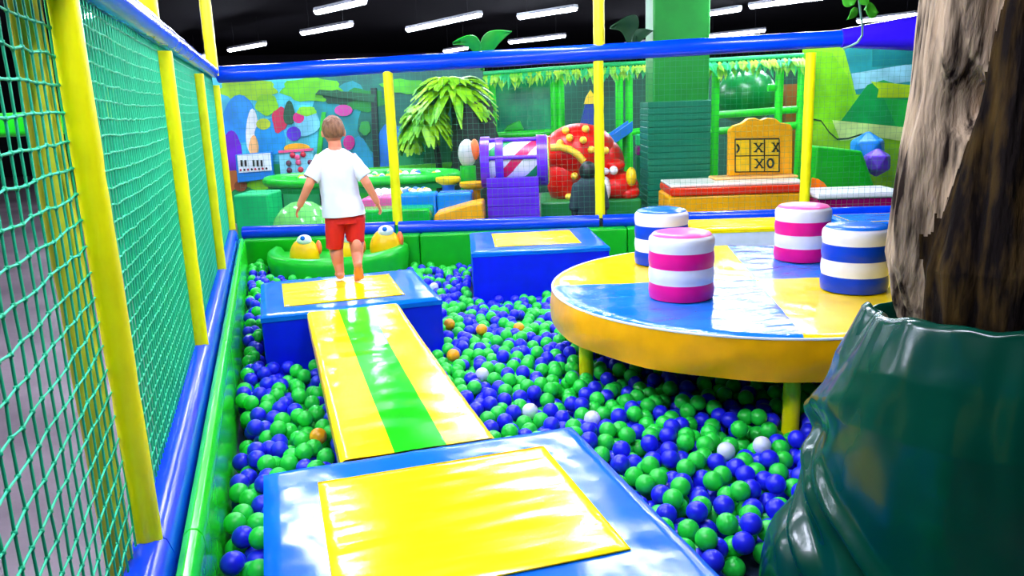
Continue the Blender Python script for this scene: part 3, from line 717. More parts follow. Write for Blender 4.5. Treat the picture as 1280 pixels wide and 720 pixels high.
mb = MB(FB); poly(mb, [(547, 272), (548, 262), (590, 250), (606, 247), (608, 272)], .95, .4); tag(mb.build('sloping_block', VYR, bevel=.03), 'yellow sloping padded block beside the purple drum base', 'padded block', 'padded blocks edging the little pit')
rnd = random.Random(9)
for i in range(26):
    k = rnd.choice([0, 0, 0, 0, 1, 3])
    v = 1.45 + .0135 * i
    u, z = L(470 + (i * 11 % 26) * 2.6, 241 - i * .1, v)
    P3 = FB @ Vector((u, v, L(520, 244, 1.6)[1] + .041))
    o = sb[k].copy(); COL.objects.link(o); o.location = P3
    tag(o, 'small %s ball lying behind the pink and blue padded blocks' % cn[k], 'ball', 'small %s balls behind the blocks' % cn[k])
mb = MB(FB); a, b, z0, z1 = rect(462, 246, 592, 268, 1.9); mb.span(L(462, 250, 1.38)[0], L(541, 250, 1.38)[0], 1.38, 1.8, 0, L(520, 244, 1.6)[1] - .01)
tag(mb.build('pit_base', pl('pit_white', (215, 230, 225))), 'pale padded bed of the little pit behind the pink and blue blocks', 'padded bed')
def mushroom(px, pyt, pyb, w, v, sm, label):
    (u, z) = L(px, pyt, v); z1 = z; r = w / 2 * (9.5 + v) / FPX
    t = bthing('pedestal_table', label, 'pedestal table', u, v)
    MB(FB).lathe([(.10, 0), (.09, z1 * .6), (.075, z1 - .1), (.1, z1 - .04)], (u, v, 0), 24).build('pedestal', sm, t)
    MB(FB).lathe([(.08, -.07), (r * .6, -.06), (r * .95, -.03), (r, 0), (r * .96, .025), (0, .03)], (u, v, z1), 32).build('table_top', VYR if sm is VYR else pl('bright_yellow', (250, 225, 20)), t, angle=.9)
mushroom(592, 230, 255, 32, 1.5, VYR, 'yellow round table on a yellow pedestal just beside the purple drum')
mushroom(560, 224, 245, 28, 1.75, pl('stem_blue', (30, 120, 230)), 'yellow round table on a blue pedestal farther behind the yellow one')

# tree with lime leaf crowns in the middle of the hall
def frond_tree(px, py_top, crowns, v, label, wt, m):
    u, z = L(px, py_top, v); t = bthing('palm_tree', label, 'tree', u, v)
    mb = MB(FB); rr = wt * (9.5 + v) / FPX / 2
    mb.tube([(u + .05 * math.sin(q * 3), v, z * q) for q in bev(0, 1, 16)], [rr * (1.35 - .5 * q) * (1 + .08 * (i % 2)) for i, q in enumerate(bev(0, 1, 16))], 14); mb.build('trunk', m, t, angle=1.2)
    rnd = random.Random(int(px))
    for (cx, cy, rx, ry) in crowns:
        c, zc = L(cx, cy, v); R1, R2 = rx * (9.5 + v) / FPX, ry * (9.5 + v) / FPX
        mb = MB(FB)
        for i in range(120):
            w = 2 * PI * i / 120 * 7 + rnd.random(); el = rnd.uniform(-.3, 1.2); wd = rnd.uniform(.06, .10); pts = []
            for q in bev(0, 1, 5):
                h = R2 * (1.0 * q * math.sin(el) * 1.2 - .95 * q * q)
                pts.append(Vector((c + R1 * q * math.cos(w) * math.cos(el * .7), v + R1 * .8 * q * math.sin(w) * math.cos(el * .7), zc + R2 * .25 + h)))
            sd = Vector((-math.sin(w), math.cos(w), 0)); vs = []
            for q, p in zip(bev(0, 1, 5), pts):
                k = wd * (math.sin(PI * min(1, q * .9 + .08)) + .05); vs += [p - sd * k, p + Vector((0, 0, .02)), p + sd * k]
            fs = []
            for k in range(5):
                for e in (0, 1): fs.append((k * 3 + e, k * 3 + e + 1, k * 3 + e + 4, k * 3 + e + 3))
            mb.add(vs, fs)
        mb.build('crown', mat('frond_lime', (150, 215, 15), rough=.5, var=(70, 165, 10), vscale=3), t, recalc=False)
TRK = mat('trunk_dark', (6, 32, 22), rough=.7, bump=.5, bscale=8)
frond_tree(588, 128, [(566, 120, 50, 34), (532, 152, 32, 30), (590, 166, 25, 20)], 3.6, 'big tree with three lime leaf crowns beside the purple drum', 50, TRK)
frond_tree(543, 172, [(514, 176, 15, 17)], 4.06, 'thin low palm with one small lime crown beside the yellow fence post', 7, TRK)
(u, z) = L(584, 192, 1.95); mb = MB(FB); mb.ell((u, 1.95, z), (.115, .11, .18), nu=20, nv=12, mi=0)
eg = mb.build('egg_figure', pl('grey_white', (190, 198, 190))); tag(eg, 'white egg-shaped figure with an orange side in front of the big tree', 'figure')
MB(FB).ell((u + .1, 1.92, z + .05), (.06, .07, .13), mi=0).build('cheek', HO, eg)
MB(FB).tube([(u, 1.95, 0), (u, 1.95, z - .15)], .1, 14).build('stand', PGR, eg)

# purple drum on a box
dv = 1.1
dr = bthing('play_drum', 'purple framed roller drum with a clear striped window on a purple box', 'play drum', L(645, 262, dv)[0], dv)
PUR = vinyl('purple', (105, 40, 225), rough=.3); PURD = vinyl('purple_box', (95, 30, 215), rough=.4)
a, b, z0, z1 = rect(609, 222, 674, 272, dv - .3); 
mb = MB(FB); n = 8
for i in range(n): mb.span(a, b, dv - .3, dv + .3, z1 * i / n + .003, z1 * (i + 1) / n - .003)
mb.span(a + .01, b - .01, dv - .29, dv + .29, .01, z1 - .01); mb.build('base_box', PURD, dr, bevel=.006)
ua, ub, zb, ztp = rect(602, 182, 684, 224, dv); rc = (ztp - zb) / 2; zc = z1 + rc - .03
Mx = FB @ Matrix.Translation((0, dv, zc)) @ Matrix.Rotation(PI / 2, 4, 'Y')
def ring(x0, x1, r0, r1, name, m):
    MB(Mx).lathe([(r0, x0), (r1, x0), (r1, x1), (r0, x1), (r0, x0)], n=40, cap=False).build(name, m, dr)
rc = .27
ring(ua, ua + .1, rc - .04, rc + .02, 'end_ring', PUR); ring(ub - .12, ub, rc - .04, rc + .02, 'end_ring', PUR); ring(ua + .17, ua + .26, rc - .03, rc + .005, 'end_ring', PUR)
Mx0 = Mx
for k in range(6):
    w = 2 * PI * k / 6 + .3; MB(Mx).tube([((rc - .01) * math.cos(w), (rc - .01) * math.sin(w), q) for q in (ua + .05, ub - .05)], .022, 10).build('bar', PUR, dr)
cp = mat('clear_plastic', (235, 245, 250), rough=.08, trans=.35)
sw = [WH, pl('s_green2', (20, 170, 80)), pl('s_mag', (225, 10, 90)), pl('lilac', (190, 190, 240))]
mb = MB(Mx); NA, NL = 180, 80
vs = []; fs = []; ms = []
for i in range(NL + 1):
    for j in range(NA): w = 2 * PI * j / NA; vs.append(((rc - .03) * math.cos(w), (rc - .03) * math.sin(w), ua + .06 + (ub - ua - .12) * i / NL))
for i in range(NL):
    for j in range(NA):
        fs.append((i * NA + j, i * NA + (j + 1) % NA, (i + 1) * NA + (j + 1) % NA, (i + 1) * NA + j))
        ph = (i / NL * .9 + j / NA * 2.0 + .15) % 1; ms.append(2 if ph < .2 else (1 if .5 < ph < .68 else 0))
mb.add(vs, fs, ms); mb.build('striped_roller', sw, dr)
MB(Mx).lathe([(.05, ub + .015), (rc - .02, ub + .02), (rc + .01, ub + .01), (rc + .01, ub - .01)], n=40, cap=False).build('end_disc', pl('disc_lime', (215, 235, 120)), dr)

# red spotted creature with a green base
cv = 2.3
RED = vinyl('creature_red', (228, 14, 6), rough=.35); SPT = pl('spot_yellow', (255, 215, 60))
ct = bthing('toy_creature', 'big red padded ride-on creature with yellow spots behind the tall yellow pole', 'play figure', L(730, 250, cv)[0], cv)
def ce(mb, px, py, rx, ry, d, v=cv, mi=0):
    (u, z) = L(px, py, v); k = (9.2 + v) / FPX; mb.ell((u, v, z), (rx * k, d, ry * k), nu=26, nv=16, mi=mi)
mb = MB(FB); ce(mb, 724, 190, 42, 32, .45); ce(mb, 705, 222, 20, 34, .36); ce(mb, 752, 205, 26, 30, .36); ce(mb, 690, 176, 14, 6, .15); mb.build('body', RED, ct, angle=1.2)
mb = MB(FB); ce(mb, 768, 206, 12, 7, .18, cv - .25); ce(mb, 772, 232, 24, 17, .3, cv - .2); ce(mb, 784, 240, 14, 10, .25, cv - .25); mb.build('head', RED, ct, angle=1.2)
mb = MB(FB); ce(mb, 767, 213, 5, 5, .06, cv - .45); mb.build('eye', WH, ct); mb = MB(FB); ce(mb, 756, 214, 5, 4, .06, cv - .45); mb.build('eye', WH, ct)
mb = MB(FB); ce(mb, 789, 221, 6, 11, .1, cv - .45); mb.build('horn', pl('horn_yellow', (250, 215, 10)), ct)
mb = MB(FB); ce(mb, 757, 236, 6, 14, .12, cv - .42); mb.build('bib', WH, ct)
mb = MB(FB)
bandp = []
for x, y in [(688, 185), (700, 184), (712, 187), (722, 193), (730, 202)]:
    (u, z) = L(x, y, cv - .48); bandp.append((u, cv - .46, z))
mb.tube(bandp, .045, 10); mb.build('band', SPT, ct)
for x, y, d in [(712, 172, .40), (729, 175, .46), (707, 163, .30), (732, 161, .34), (739, 187, .46), (700, 179, .38), (757, 188, .36), (718, 220, .36), (711, 246, .34), (722, 244, .36)]:
    mb = MB(FB); ce(mb, x, y, 4.2, 4.2, .07, cv - d); mb.build('spot', SPT, ct)
mb = MB(FB); a, b, z0, z1 = rect(676, 248, 800, 262, cv - .3); mb.span(a, b, cv - .5, cv + .6, 0, max(.1, z1)); mb.build('base', pl('base_green', (20, 130, 50)), ct, bevel=.04)
# slide, blue spire
mb = MB(FB); (u1, z1), (u2, z2) = L(752, 190, 3.6), L(790, 164, 3.6)
sl = bthing('play_slide', 'small blue slide rising behind the red creature', 'slide', u1, 3.6)
for off, th, nm, dv_ in ((0, .05, 'chute', .5), (.07, .12, 'side_wall', .05)):
    for vv in ((3.55,) if nm == 'chute' else (3.5, 4.05)):
        m2 = MB(FB); m2.prism([(u1, z1), (u2, z2), (u2, z2 + th + off * .4), (u1, z1 + th + off * .4)], vv, vv + dv_); m2.build(nm, pl('slide_blue', (20, 130, 225)), sl, bevel=.01)
MB(FB).tube([(u2 - .05, 3.85, 0), (u2 - .05, 3.85, z2)], .06, 12).build('support', TG, sl)
sp = bthing('spire', 'blue four-sided spire with a yellow tip behind the red creature', 'spire', L(732, 160, 4.45)[0], 4.45)
(u, zt3) = L(738, 112, 4.45); (_, zm) = L(738, 130, 4.45); (_, zb3) = L(738, 162, 4.45)
MB(FB).lathe([(.28, 0), (.26, zb3), (.12, zm)], (u, 4.45, 0), 4, a0=PI / 4, a1=PI / 4 + 2 * PI).build('body', pl('spire_blue', (20, 60, 150)), sp, smooth=False)
MB(FB).lathe([(.14, zm + .002), (.10, zm + .1), (.0, zt3)], (u, 4.45, 0), 4, a0=PI / 4, a1=PI / 4 + 2 * PI).build('tip', pl('spot_yellow', (255, 215, 60)), sp, smooth=False)
a, b, z0, z1 = rect(796, 168, 812, 182, 4.2); _, _, y0_, y1_ = rect(797, 184, 812, 194, 4.2)
tag(MB(FB).span(a, b, 4.2, 4.4, 0, y0_).build('padded_stand', TGD, bevel=.02), 'dark green stand holding the plum and mint blocks beside the column', 'stand')
tag(MB(FB).span(a, b, 4.2, 4.4, y0_ + .001, z0 - .001).build('foam_block', pl('plum', (170, 20, 140)), bevel=.02), 'plum foam block below the mint one beside the column', 'foam block')
tag(MB(FB).span(a, b, 4.2, 4.4, z0, z1).build('foam_block', pl('mint', (40, 220, 120)), bevel=.02), 'mint foam block on top of the plum one beside the column', 'foam block')

# sprouts above the rail
SPR = mat('sprout_green', (20, 175, 20), rough=.4, var=(10, 130, 20), vscale=4)
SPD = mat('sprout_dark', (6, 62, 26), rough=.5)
def sprout(px, py, leaves, v, m, label):
    (u, z) = L(px, py, v); t = bthing('sprout_ornament', label, 'ornament', u, v, z)
    MB(FB).tube([(u, v, z - .12), (u, v, z + .03)], .025, 8).build('stem', m, t)
    for (tx, ty, bw, rise) in leaves:
        (ue, ze) = L(tx, ty, v); mb = MB(FB); vs = []; fs = []; N = 14; du, dz = ue - u, ze - z; ln = math.hypot(du, dz); nu_, nz_ = -dz / ln, du / ln
        if nz_ < 0: nu_, nz_ = -nu_, -nz_
        for i in range(N + 1):
            s = i / N; b_ = rise * math.sin(PI * s); w = bw * math.sin(PI * (s * .98 + .01) ** .75) ** .9
            for e, dd in ((-1, -.02), (0, .02), (1, -.05)):
                vs.append((u + du * s + nu_ * (b_ + e * w * .5), v + dd - .12 * s, z + dz * s + nz_ * (b_ + e * w * .5)))
        for i in range(N):
            for e in (0, 1): fs.append((i * 3 + e, i * 3 + e + 1, i * 3 + e + 4, i * 3 + e + 3))
        mb.add(vs, fs); o = mb.build('leaf', m, t, recalc=False, angle=2)
        sd = o.modifiers.new('thick', 'SOLIDIFY'); sd.thickness = .012
sprout(602, 73, [(640, 41, .17, .07), (568, 56, .12, .10)], .25, SPR, 'bright green two-leaf sprout above the rear rail')
sprout(790, 56, [(762, 36, .26, .16), (814, 40, .14, .05)], 2.0, SPD, 'dark two-leaf sprout beside the tall yellow pole')

# hanging vine by the trunk
vt_p = aty(1076, 10, 2.1)
vt = thing('hanging_vine', 'thin vine with green leaves hanging in front of the purple rail cover', 'vine', vt_p)
pts = [aty(x, y, 2.1 + .02 * i) for i, (x, y) in enumerate([(1073, -40), (1075, -14), (1074, 2), (1076, 18), (1078, 32), (1078, 44), (1072, 53), (1062, 58), (1054, 61)])]
MB().tube(pts, .0035, 6).build('stem', pl('vine_stem', (150, 200, 190)), vt)
def vleaf(px, py, ln, ang):
    c = aty(px, py, 2.08); mb = MB(); vs = []; fs = []; d = Vector((math.cos(ang), .25, math.sin(ang))).normalized(); sd = Vector((-d.z, .3, d.x)).normalized()
    for i in range(9):
        s = i / 8; w = ln * .42 * math.sin(PI * (s ** .7)) ; p = c + d * ln * s
        vs += [p - sd * w, p + Vector((0, .008, 0)), p + sd * w]
    for i in range(8):
        for e in (0, 1): fs.append((i * 3 + e, i * 3 + e + 1, i * 3 + e + 4, i * 3 + e + 3))
    mb.add(vs, fs); o = mb.build('leaf', mat('vine_green', (50, 190, 30), rough=.4, var=(90, 220, 60)), vt, recalc=False, angle=2); q = o.modifiers.new('thick', 'SOLIDIFY'); q.thickness = .002
vleaf(1082, 12, .062, -.1); vleaf(1068, 6, .05, 2.4); vleaf(1077, 6, .045, 1.0); vleaf(1072, 10, .04, -2.2)

# ------------------------------------------------------------------ hall outside the side net
def X(px, py, x):
    d = ray(px, py); return EYE + d * (x / d.x)
def side_rect(px, y, th, name, m, label, cat, bevel=.02):
    p = aty(px[0], px[1], y); q = aty(px[2], px[3], y); mb = MB(); mb.span(p.x, q.x, y, y + th, 0, p.z); return tag(mb.build(name, m, bevel=bevel), label, cat)
gb = thing('barrier', 'low green barrier across the hall outside the side net', 'barrier', (-6.5, 5, 0))
p = aty(40, 140, 5); q = aty(40, 170, 5)
MB().span(-8.9, aty(78, 150, 5).x, 5, 5.12, q.z, p.z).build('rail', pl('barrier_green', (20, 200, 20)), gb, bevel=.03)
for x in (-8.7, -7.0, -5.2): MB().span(x - .06, x + .06, 5.02, 5.1, 0, q.z).build('post', BKD, gb)
kb = thing('kiosk', 'lime and red toy kiosk seen through the net beyond the nearest post', 'kiosk', (-6.5, 7.2, 0))
p = aty(128, 108, 7); q = aty(166, 152, 7)
MB().span(p.x, q.x, 7, 7.4, q.z, p.z).build('sign_panel', pl('kiosk_lime', (150, 220, 20)), kb, bevel=.04)
MB().span(p.x + .05, q.x - .1, 6.97, 7.0, q.z + .12, q.z + .2).build('stripe', pl('btn_red', (210, 20, 60)), kb)
MB().span(p.x, q.x - .12, 7.02, 7.4, 0, q.z - .002).build('body', pl('kiosk_teal', (10, 110, 110)), kb, bevel=.02)
side_rect((155, 205, 176, 236), 6.3, .4, 'storage_box', pl('locker_blue', (20, 120, 200)), 'blue upright box seen through the net between two posts', 'box')
for i, (y0, y1) in enumerate([(198, 214), (216, 234)]):
    p = aty(181, y0, 8.6); q = aty(193, y1, 8.6)
    tag(MB().span(p.x, q.x, 8.6, 8.8, q.z, p.z).build('speaker_box', BKD, bevel=.015), ['upper black box of the pair seen through the net', 'lower black box of the pair seen through the net'][i], 'box', 'pair of black boxes beyond the net')
p = aty(187, 236, 8.6); tag(MB().span(p.x - .15, p.x + .15, 8.55, 8.85, 0, p.z - .005).build('plinth', pl('plinth_red', (120, 30, 40)), bevel=.01), 'dark red plinth carrying the two black boxes', 'plinth')

# ------------------------------------------------------------------ people
SKIN = mat('skin', (222, 142, 104), rough=.55, var=(205, 120, 88), vscale=8)
def remesh(o, vox, sm=6):
    m = o.modifiers.new('rm', 'REMESH'); m.mode = 'VOXEL'; m.voxel_size = vox; m.use_smooth_shade = True
    s = o.modifiers.new('sm', 'SMOOTH'); s.iterations = sm; s.factor = .5
def limb(mb, pts, rs, n=14):
    """tapered chain with rounded joints"""
    P = []; Rr = []
    for i in range(len(pts) - 1):
        for q in (0, .25, .5, .75): P.append(Vector(pts[i]).lerp(Vector(pts[i + 1]), q)); Rr.append(rs[i] + (rs[i + 1] - rs[i]) * q)
    P.append(Vector(pts[-1])); Rr.append(rs[-1]); mb.tube(P, Rr, n)
    for p, r in zip(pts, rs): mb.ell(p, (r, r, r), nu=12, nv=8)
def hand(mb, wrist, d, palm_n, thumb, s=1.0):
    """palm, five bent fingers; d = direction of the fingers, palm_n = normal of the palm, thumb = side of the thumb"""
    d, n_, t = Vector(d).normalized(), Vector(palm_n).normalized(), Vector(thumb).normalized()
    Rm = Matrix((t, d, n_)).transposed()
    mb.ell(wrist + d * .035 * s, (.026 * s, .038 * s, .013 * s), Rm)
    for k, ln in enumerate((.9, 1.0, .95, .78)):
        b = wrist + d * .06 * s + t * (.018 - .0125 * k) * s
        p1 = b + d * .024 * ln * s + n_ * .003 * s + t * (.003 - .002 * k) * s; p2 = p1 + d * .017 * ln * s + n_ * .009 * s; p3 = p2 + d * .010 * ln * s + n_ * .011 * s
        limb(mb, [b - d * .02 * s, b, p1, p2, p3], [.0066 * s, .0066 * s, .006 * s, .0056 * s, .005 * s], 8)
    b = wrist + d * .02 * s + t * .018 * s; p1 = b + t * .018 * s + d * .016 * s + n_ * .004 * s; p2 = p1 + d * .018 * s + t * .006 * s + n_ * .006 * s
    limb(mb, [b, p1, p2], [.0085 * s, .0075 * s, .006 * s], 8)

YK = 5.62
def K(px, py, dy=0): return aty(px, py, YK + dy)
kid = thing('person', 'boy in white T-shirt and red shorts walking away barefoot across the far platform', 'person', (K(424, 350).x, YK, .5))
mb = MB()
pel = K(431, 262); chest = K(420, 205); neck0 = K(419, 188, .01); neck1 = K(418, 176, .02); headc = K(416.5, 163, .03)
limb(mb, [pel, K(427, 240), chest, K(419, 196)], [.095, .088, .098, .075], 20)
limb(mb, [neck0, neck1, headc], [.046, .042, .045])
shl, shr = K(399, 199), K(440, 198)
limb(mb, [chest + Vector((-.04, 0, .02)), shl], [.055, .038]); limb(mb, [chest + Vector((.04, 0, .02)), shr], [.055, .038])
ell_, elr = K(386, 232, -.06), K(459, 230, -.06); wrl, wrr = K(375, 256, -.04), K(471, 252, -.05)
limb(mb, [shl, ell_, wrl], [.037, .031, .022]); limb(mb, [shr, elr, wrr], [.037, .031, .022])
dl = (wrl - ell_).normalized(); dr_ = (wrr - elr).normalized()
hand(mb, wrl, dl + Vector((0, .1, -.1)), Vector((.8, .35, -.2)), Vector((.25, .9, .1)) , .88)
hand(mb, wrr, dr_ + Vector((0, .1, -.2)), Vector((-.8, .35, -.2)), Vector((-.25, .9, .1)), .88)
# legs: planted left leg, right foot just lifting
hipl, hipr = K(420, 272), K(444, 271)
knl, anl = K(420, 313, .03), Vector((K(425, 346).x, YK - .03, .577)); knr = K(446, 307, .0); anr = K(447, 330, -.16)
limb(mb, [hipl, knl, anl], [.072, .049, .031]); limb(mb, [hipr, knr, anr], [.072, .049, .031])
mb.ell(knl.lerp(anl, .35) + Vector((0, -.018, 0)), (.042, .042, .085)); mb.ell(knr.lerp(anr, .35) + Vector((0, -.018, .01)), (.042, .042, .085))
def foot(mb, ank, fwd, up):
    f, u = Vector(fwd).normalized(), Vector(up).normalized(); sdv = f.cross(u).normalized()
    Rm = Matrix((sdv, f, u)).transposed()
    mb.ell(ank - u * .026 - f * .012, (.03, .036, .026), Rm); mb.ell(ank - u * .03 + f * .055, (.034, .075, .021), Rm)
    mb.ell(ank - u * .015 + f * .03, (.027, .055, .028), Rm)
    for k in range(5):
        b = ank - u * .037 + f * (.118 - .006 * abs(k - 1)) + sdv * (-.026 + .013 * k); limb(mb, [b - f * .02, b, b + f * .016], [.010, .009, .007 if k else .0095], 8)
foot(mb, anl, (.05, 1, 0), (0, 0, 1))
foot(mb, anr, (.05, .62, -.78), (0, .78, .62))
# head
Rh = Matrix.Rotation(math.radians(6), 3, 'Y')
mb.ell(headc + Vector((0, 0, .005)), (.071, .088, .088), Rh, 28, 18); mb.ell(headc + Vector((0, .035, -.045)), (.052, .055, .055), Rh)
for s in (-1, 1):
    mb.ell(headc + Vector((s * .073, -.002, -.018)), (.010, .020, .027)); mb.ell(headc + Vector((s * .04, .07, -.03)), (.022, .02, .022))
limb(mb, [headc + Vector((0, .086, -.002)), headc + Vector((0, .101, -.026))], [.008, .0125], 8)
mb.ell(headc + Vector((0, .083, -.058)), (.024, .010, .006)); mb.ell(headc + Vector((0, .081, -.066)), (.02, .010, .007))
bo = mb.build('body', SKIN, kid, recalc=False); remesh(bo, .0045, 5)
for s in (-1, 1):
    e = MB(); e.ell(headc + Vector((s * .03, .081, -.006)), (.013, .009, .009)); eo = e.build('eye', mat('eye_white', (240, 240, 240)), kid)
    e = MB(); e.ell(headc + Vector((s * .03, .0885, -.006)), (.006, .003, .006)); e.build('iris', mat('iris', (70, 45, 30)), eo)
# hair: short cap, ragged hairline
HAIR = mat('hair', (150, 100, 66), rough=.45, bump=.8, bscale=40, stretch=(2, 2, .6), var=(112, 70, 44), vscale=30, vstretch=(2, 2, .5))
mb = MB()
def hairf(p, q):
    w = 2 * PI * p; lim = -.35 if True else 0
    cy = math.sin(w)                       # +1 face side, -1 nape
    low = -.62 + .92 * max(0, cy) ** .7 + .14 * abs(math.cos(w)) ** 4
    el = PI / 2 + (low - PI / 2) * q
    n_ = 1.05 + .03 * noise.noise((math.cos(w) * 3, cy * 3, q * 6)) + .015 * noise.noise((math.cos(w) * 14, cy * 14, q * 12)) - .05 * max(0, q - .8) / .2
    return headc + Vector((.073 * n_ * math.cos(el) * math.cos(w), .090 * n_ * math.cos(el) * cy, .005 + .091 * n_ * math.sin(el)))
mb.grid(hairf, 72, 40, closed=True); ho = mb.build('hair', HAIR, kid, angle=3, recalc=True); q = ho.modifiers.new('t', 'SOLIDIFY'); q.thickness = .008; q.offset = -1
# T-shirt
SHIRT = mat('shirt_white', (236, 238, 250), rough=.85, bump=.25, bscale=14)
def loft(mb, rings, n=40, wr=.0, seed=0):
    def fn(p, q):
        x = q * (len(rings) - 1); i = min(int(x), len(rings) - 2); t = x - i; t = t * t * (3 - 2 * t) * .5 + t * .5
        c = rings[i][0].lerp(rings[i + 1][0], t); ax = [rings[i][k].lerp(rings[i + 1][k], t) for k in (1, 2)]
        w = 2 * PI * p; d = 1 + wr * noise.noise((math.cos(w) * 2.2 + seed, math.sin(w) * 2.2, q * 4)) * (.3 + q)
        return c + (ax[0] * math.cos(w) + ax[1] * math.sin(w)) * d
    mb.grid(fn, n, (len(rings) - 1) * 8, closed=True)
XA, YA = Vector((1, 0, 0)), Vector((0, 1, 0))
def rg(px0, px1, py, d, dy=0, tilt=0):
    a, b = K(px0, py, dy), K(px1, py - tilt, dy); return ((a + b) / 2, (b - a) / 2, Vector((0, d, 0)))
mb = MB()
loft(mb, [rg(408, 430, 185.5, .052, .012), rg(402, 437, 189.5, .075), rg(395, 444.5, 195, .094), rg(396, 445, 207, .108), rg(399, 446, 225, .112), rg(401, 449, 245, .115, 0, 2), rg(402, 456, 262, .126, 0, 4), rg(403, 457.5, 272, .13, 0, 6)], 48, .06, 1)
def sleeve(a, b, r0, r1, seed):
    d = (b - a).normalized(); s1 = d.cross(YA).normalized(); s2 = d.cross(s1).normalized(); m = a.lerp(b, .5)
    loft(mb, [(a, s1 * r0, s2 * r0), (m, s1 * (r0 + r1) / 2, s2 * (r0 + r1) / 2), (b, s1 * r1, s2 * r1)], 24, .06, seed)
sleeve(K(404, 199), K(388.5, 224, -.03), .058, .055, 4); sleeve(K(436, 198), K(456, 221, -.03), .058, .055, 5)
so = mb.build('t_shirt', SHIRT, kid, angle=2, recalc=True); q = so.modifiers.new('t', 'SOLIDIFY'); q.thickness = .004
# shorts
SHORT = mat('shorts_red', (226, 24, 10), rough=.8, bump=.25, bscale=14)
mb = MB()
loft(mb, [rg(409, 450, 262, .10, 0, 3), rg(406, 456, 272, .112, 0, 3), rg(406, 456, 279, .112, 0, 2)], 40, .03, 2)
def leg_tube(x0, x1, ya, y0, y1, d0, dy0, dy1, seed):
    loft(mb, [rg(x0[0], x0[1], ya, .1, 0), rg(x0[0], x0[1], y0, d0, dy0), rg(x1[0], x1[1], y1, d0 * .86, dy1)], 32, .05, seed)
leg_tube((406.5, 432), (407.5, 428.5), 272, 284, 310, .092, 0, .03, 7); leg_tube((430, 456), (433.5, 455.5), 271, 282, 301, .092, 0, 0, 8)
q = mb.build('shorts', SHORT, kid, angle=2, recalc=True).modifiers.new('t', 'SOLIDIFY'); q.thickness = .004

# dark-haired figure behind the tall pole
fv = 0.95
fu, fz = L(736, 214, fv); k9 = (9.2 + fv) / FPX
fg = bthing('person', 'person with black hair and dark clothes crouching by the red creature', 'person', fu, fv)
def Pq(px, py, dv=0): u, z = L(px, py, fv + dv); return FB @ Vector((u, fv + dv, z))
mb = MB(); hd = Pq(735, 216); lo = Pq(737, 262)
zf = .02
ch = Pq(736, 236); pv = FB @ Vector((fu + .02, fv + .08, ch.z - .32))
limb(mb, [pv, pv.lerp(ch, .5), ch], [.14, .13, .12], 18); limb(mb, [ch, hd], [.05, .05])
mb.ell(hd, (.085, .1, .11), nu=24, nv=16); mb.ell(hd + V * .09 + Vector((0, 0, -.01)), (.014, .014, .02))
for s in (-1, 1):
    mb.ell(hd + U * s * .087, (.015, .022, .03))
    sh = ch + U * s * .13 + Vector((0, 0, .02)); e_ = sh + U * s * .05 - V * .02 + Vector((0, 0, -.22)); w_ = e_ + V * .17 + Vector((0, 0, .02)) - U * s * .06
    limb(mb, [sh, e_, w_], [.05, .042, .03]); hand(mb, w_, V, Vector((0, 0, -1)), U * -s, 1.1)
    hp = pv + U * s * .08; kn = hp + V * .3 + Vector((0, 0, .08)) + U * s * .06; an = Vector((kn.x, kn.y, .08)) - V * .18
    limb(mb, [hp, kn, an], [.085, .06, .042]); foot(mb, Vector((an.x, an.y, .055)), V, (0, 0, 1))
q = mb.build('body', mat('skin_b', (190, 130, 100), rough=.6), fg, recalc=False); remesh(q, .008, 4)
DC = mat('dark_cloth', (38, 58, 66), rough=.85); DT = mat('dark_trousers', (26, 24, 40), rough=.85)
mb = MB(); limb(mb, [pv + Vector((0, 0, -.02)), pv.lerp(ch, .5), ch + Vector((0, 0, .03))], [.165, .155, .135], 20)
for s in (-1, 1):
    sh = ch + U * s * .13 + Vector((0, 0, .02)); e_ = sh + U * s * .05 - V * .02 + Vector((0, 0, -.22)); w_ = e_ + V * .13 - U * s * .045
    limb(mb, [sh, e_, w_], [.066, .056, .046])
q = mb.build('jacket', DC, fg, recalc=False); remesh(q, .012, 6)
mb = MB()
for s in (-1, 1):
    hp = pv + U * s * .08; kn = hp + V * .3 + Vector((0, 0, .08)) + U * s * .06; an = Vector((kn.x, kn.y, .12)) - V * .165
    limb(mb, [hp, kn, an], [.105, .078, .06])
q = mb.build('trousers', DT, fg, recalc=False); remesh(q, .012, 6)
mb = MB(); mb.ell(hd - V * .012 + Vector((0, 0, .018)), (.1, .105, .115), nu=28, nv=18); mb.build('hair', mat('hair_black', (16, 18, 22), rough=.5), fg)

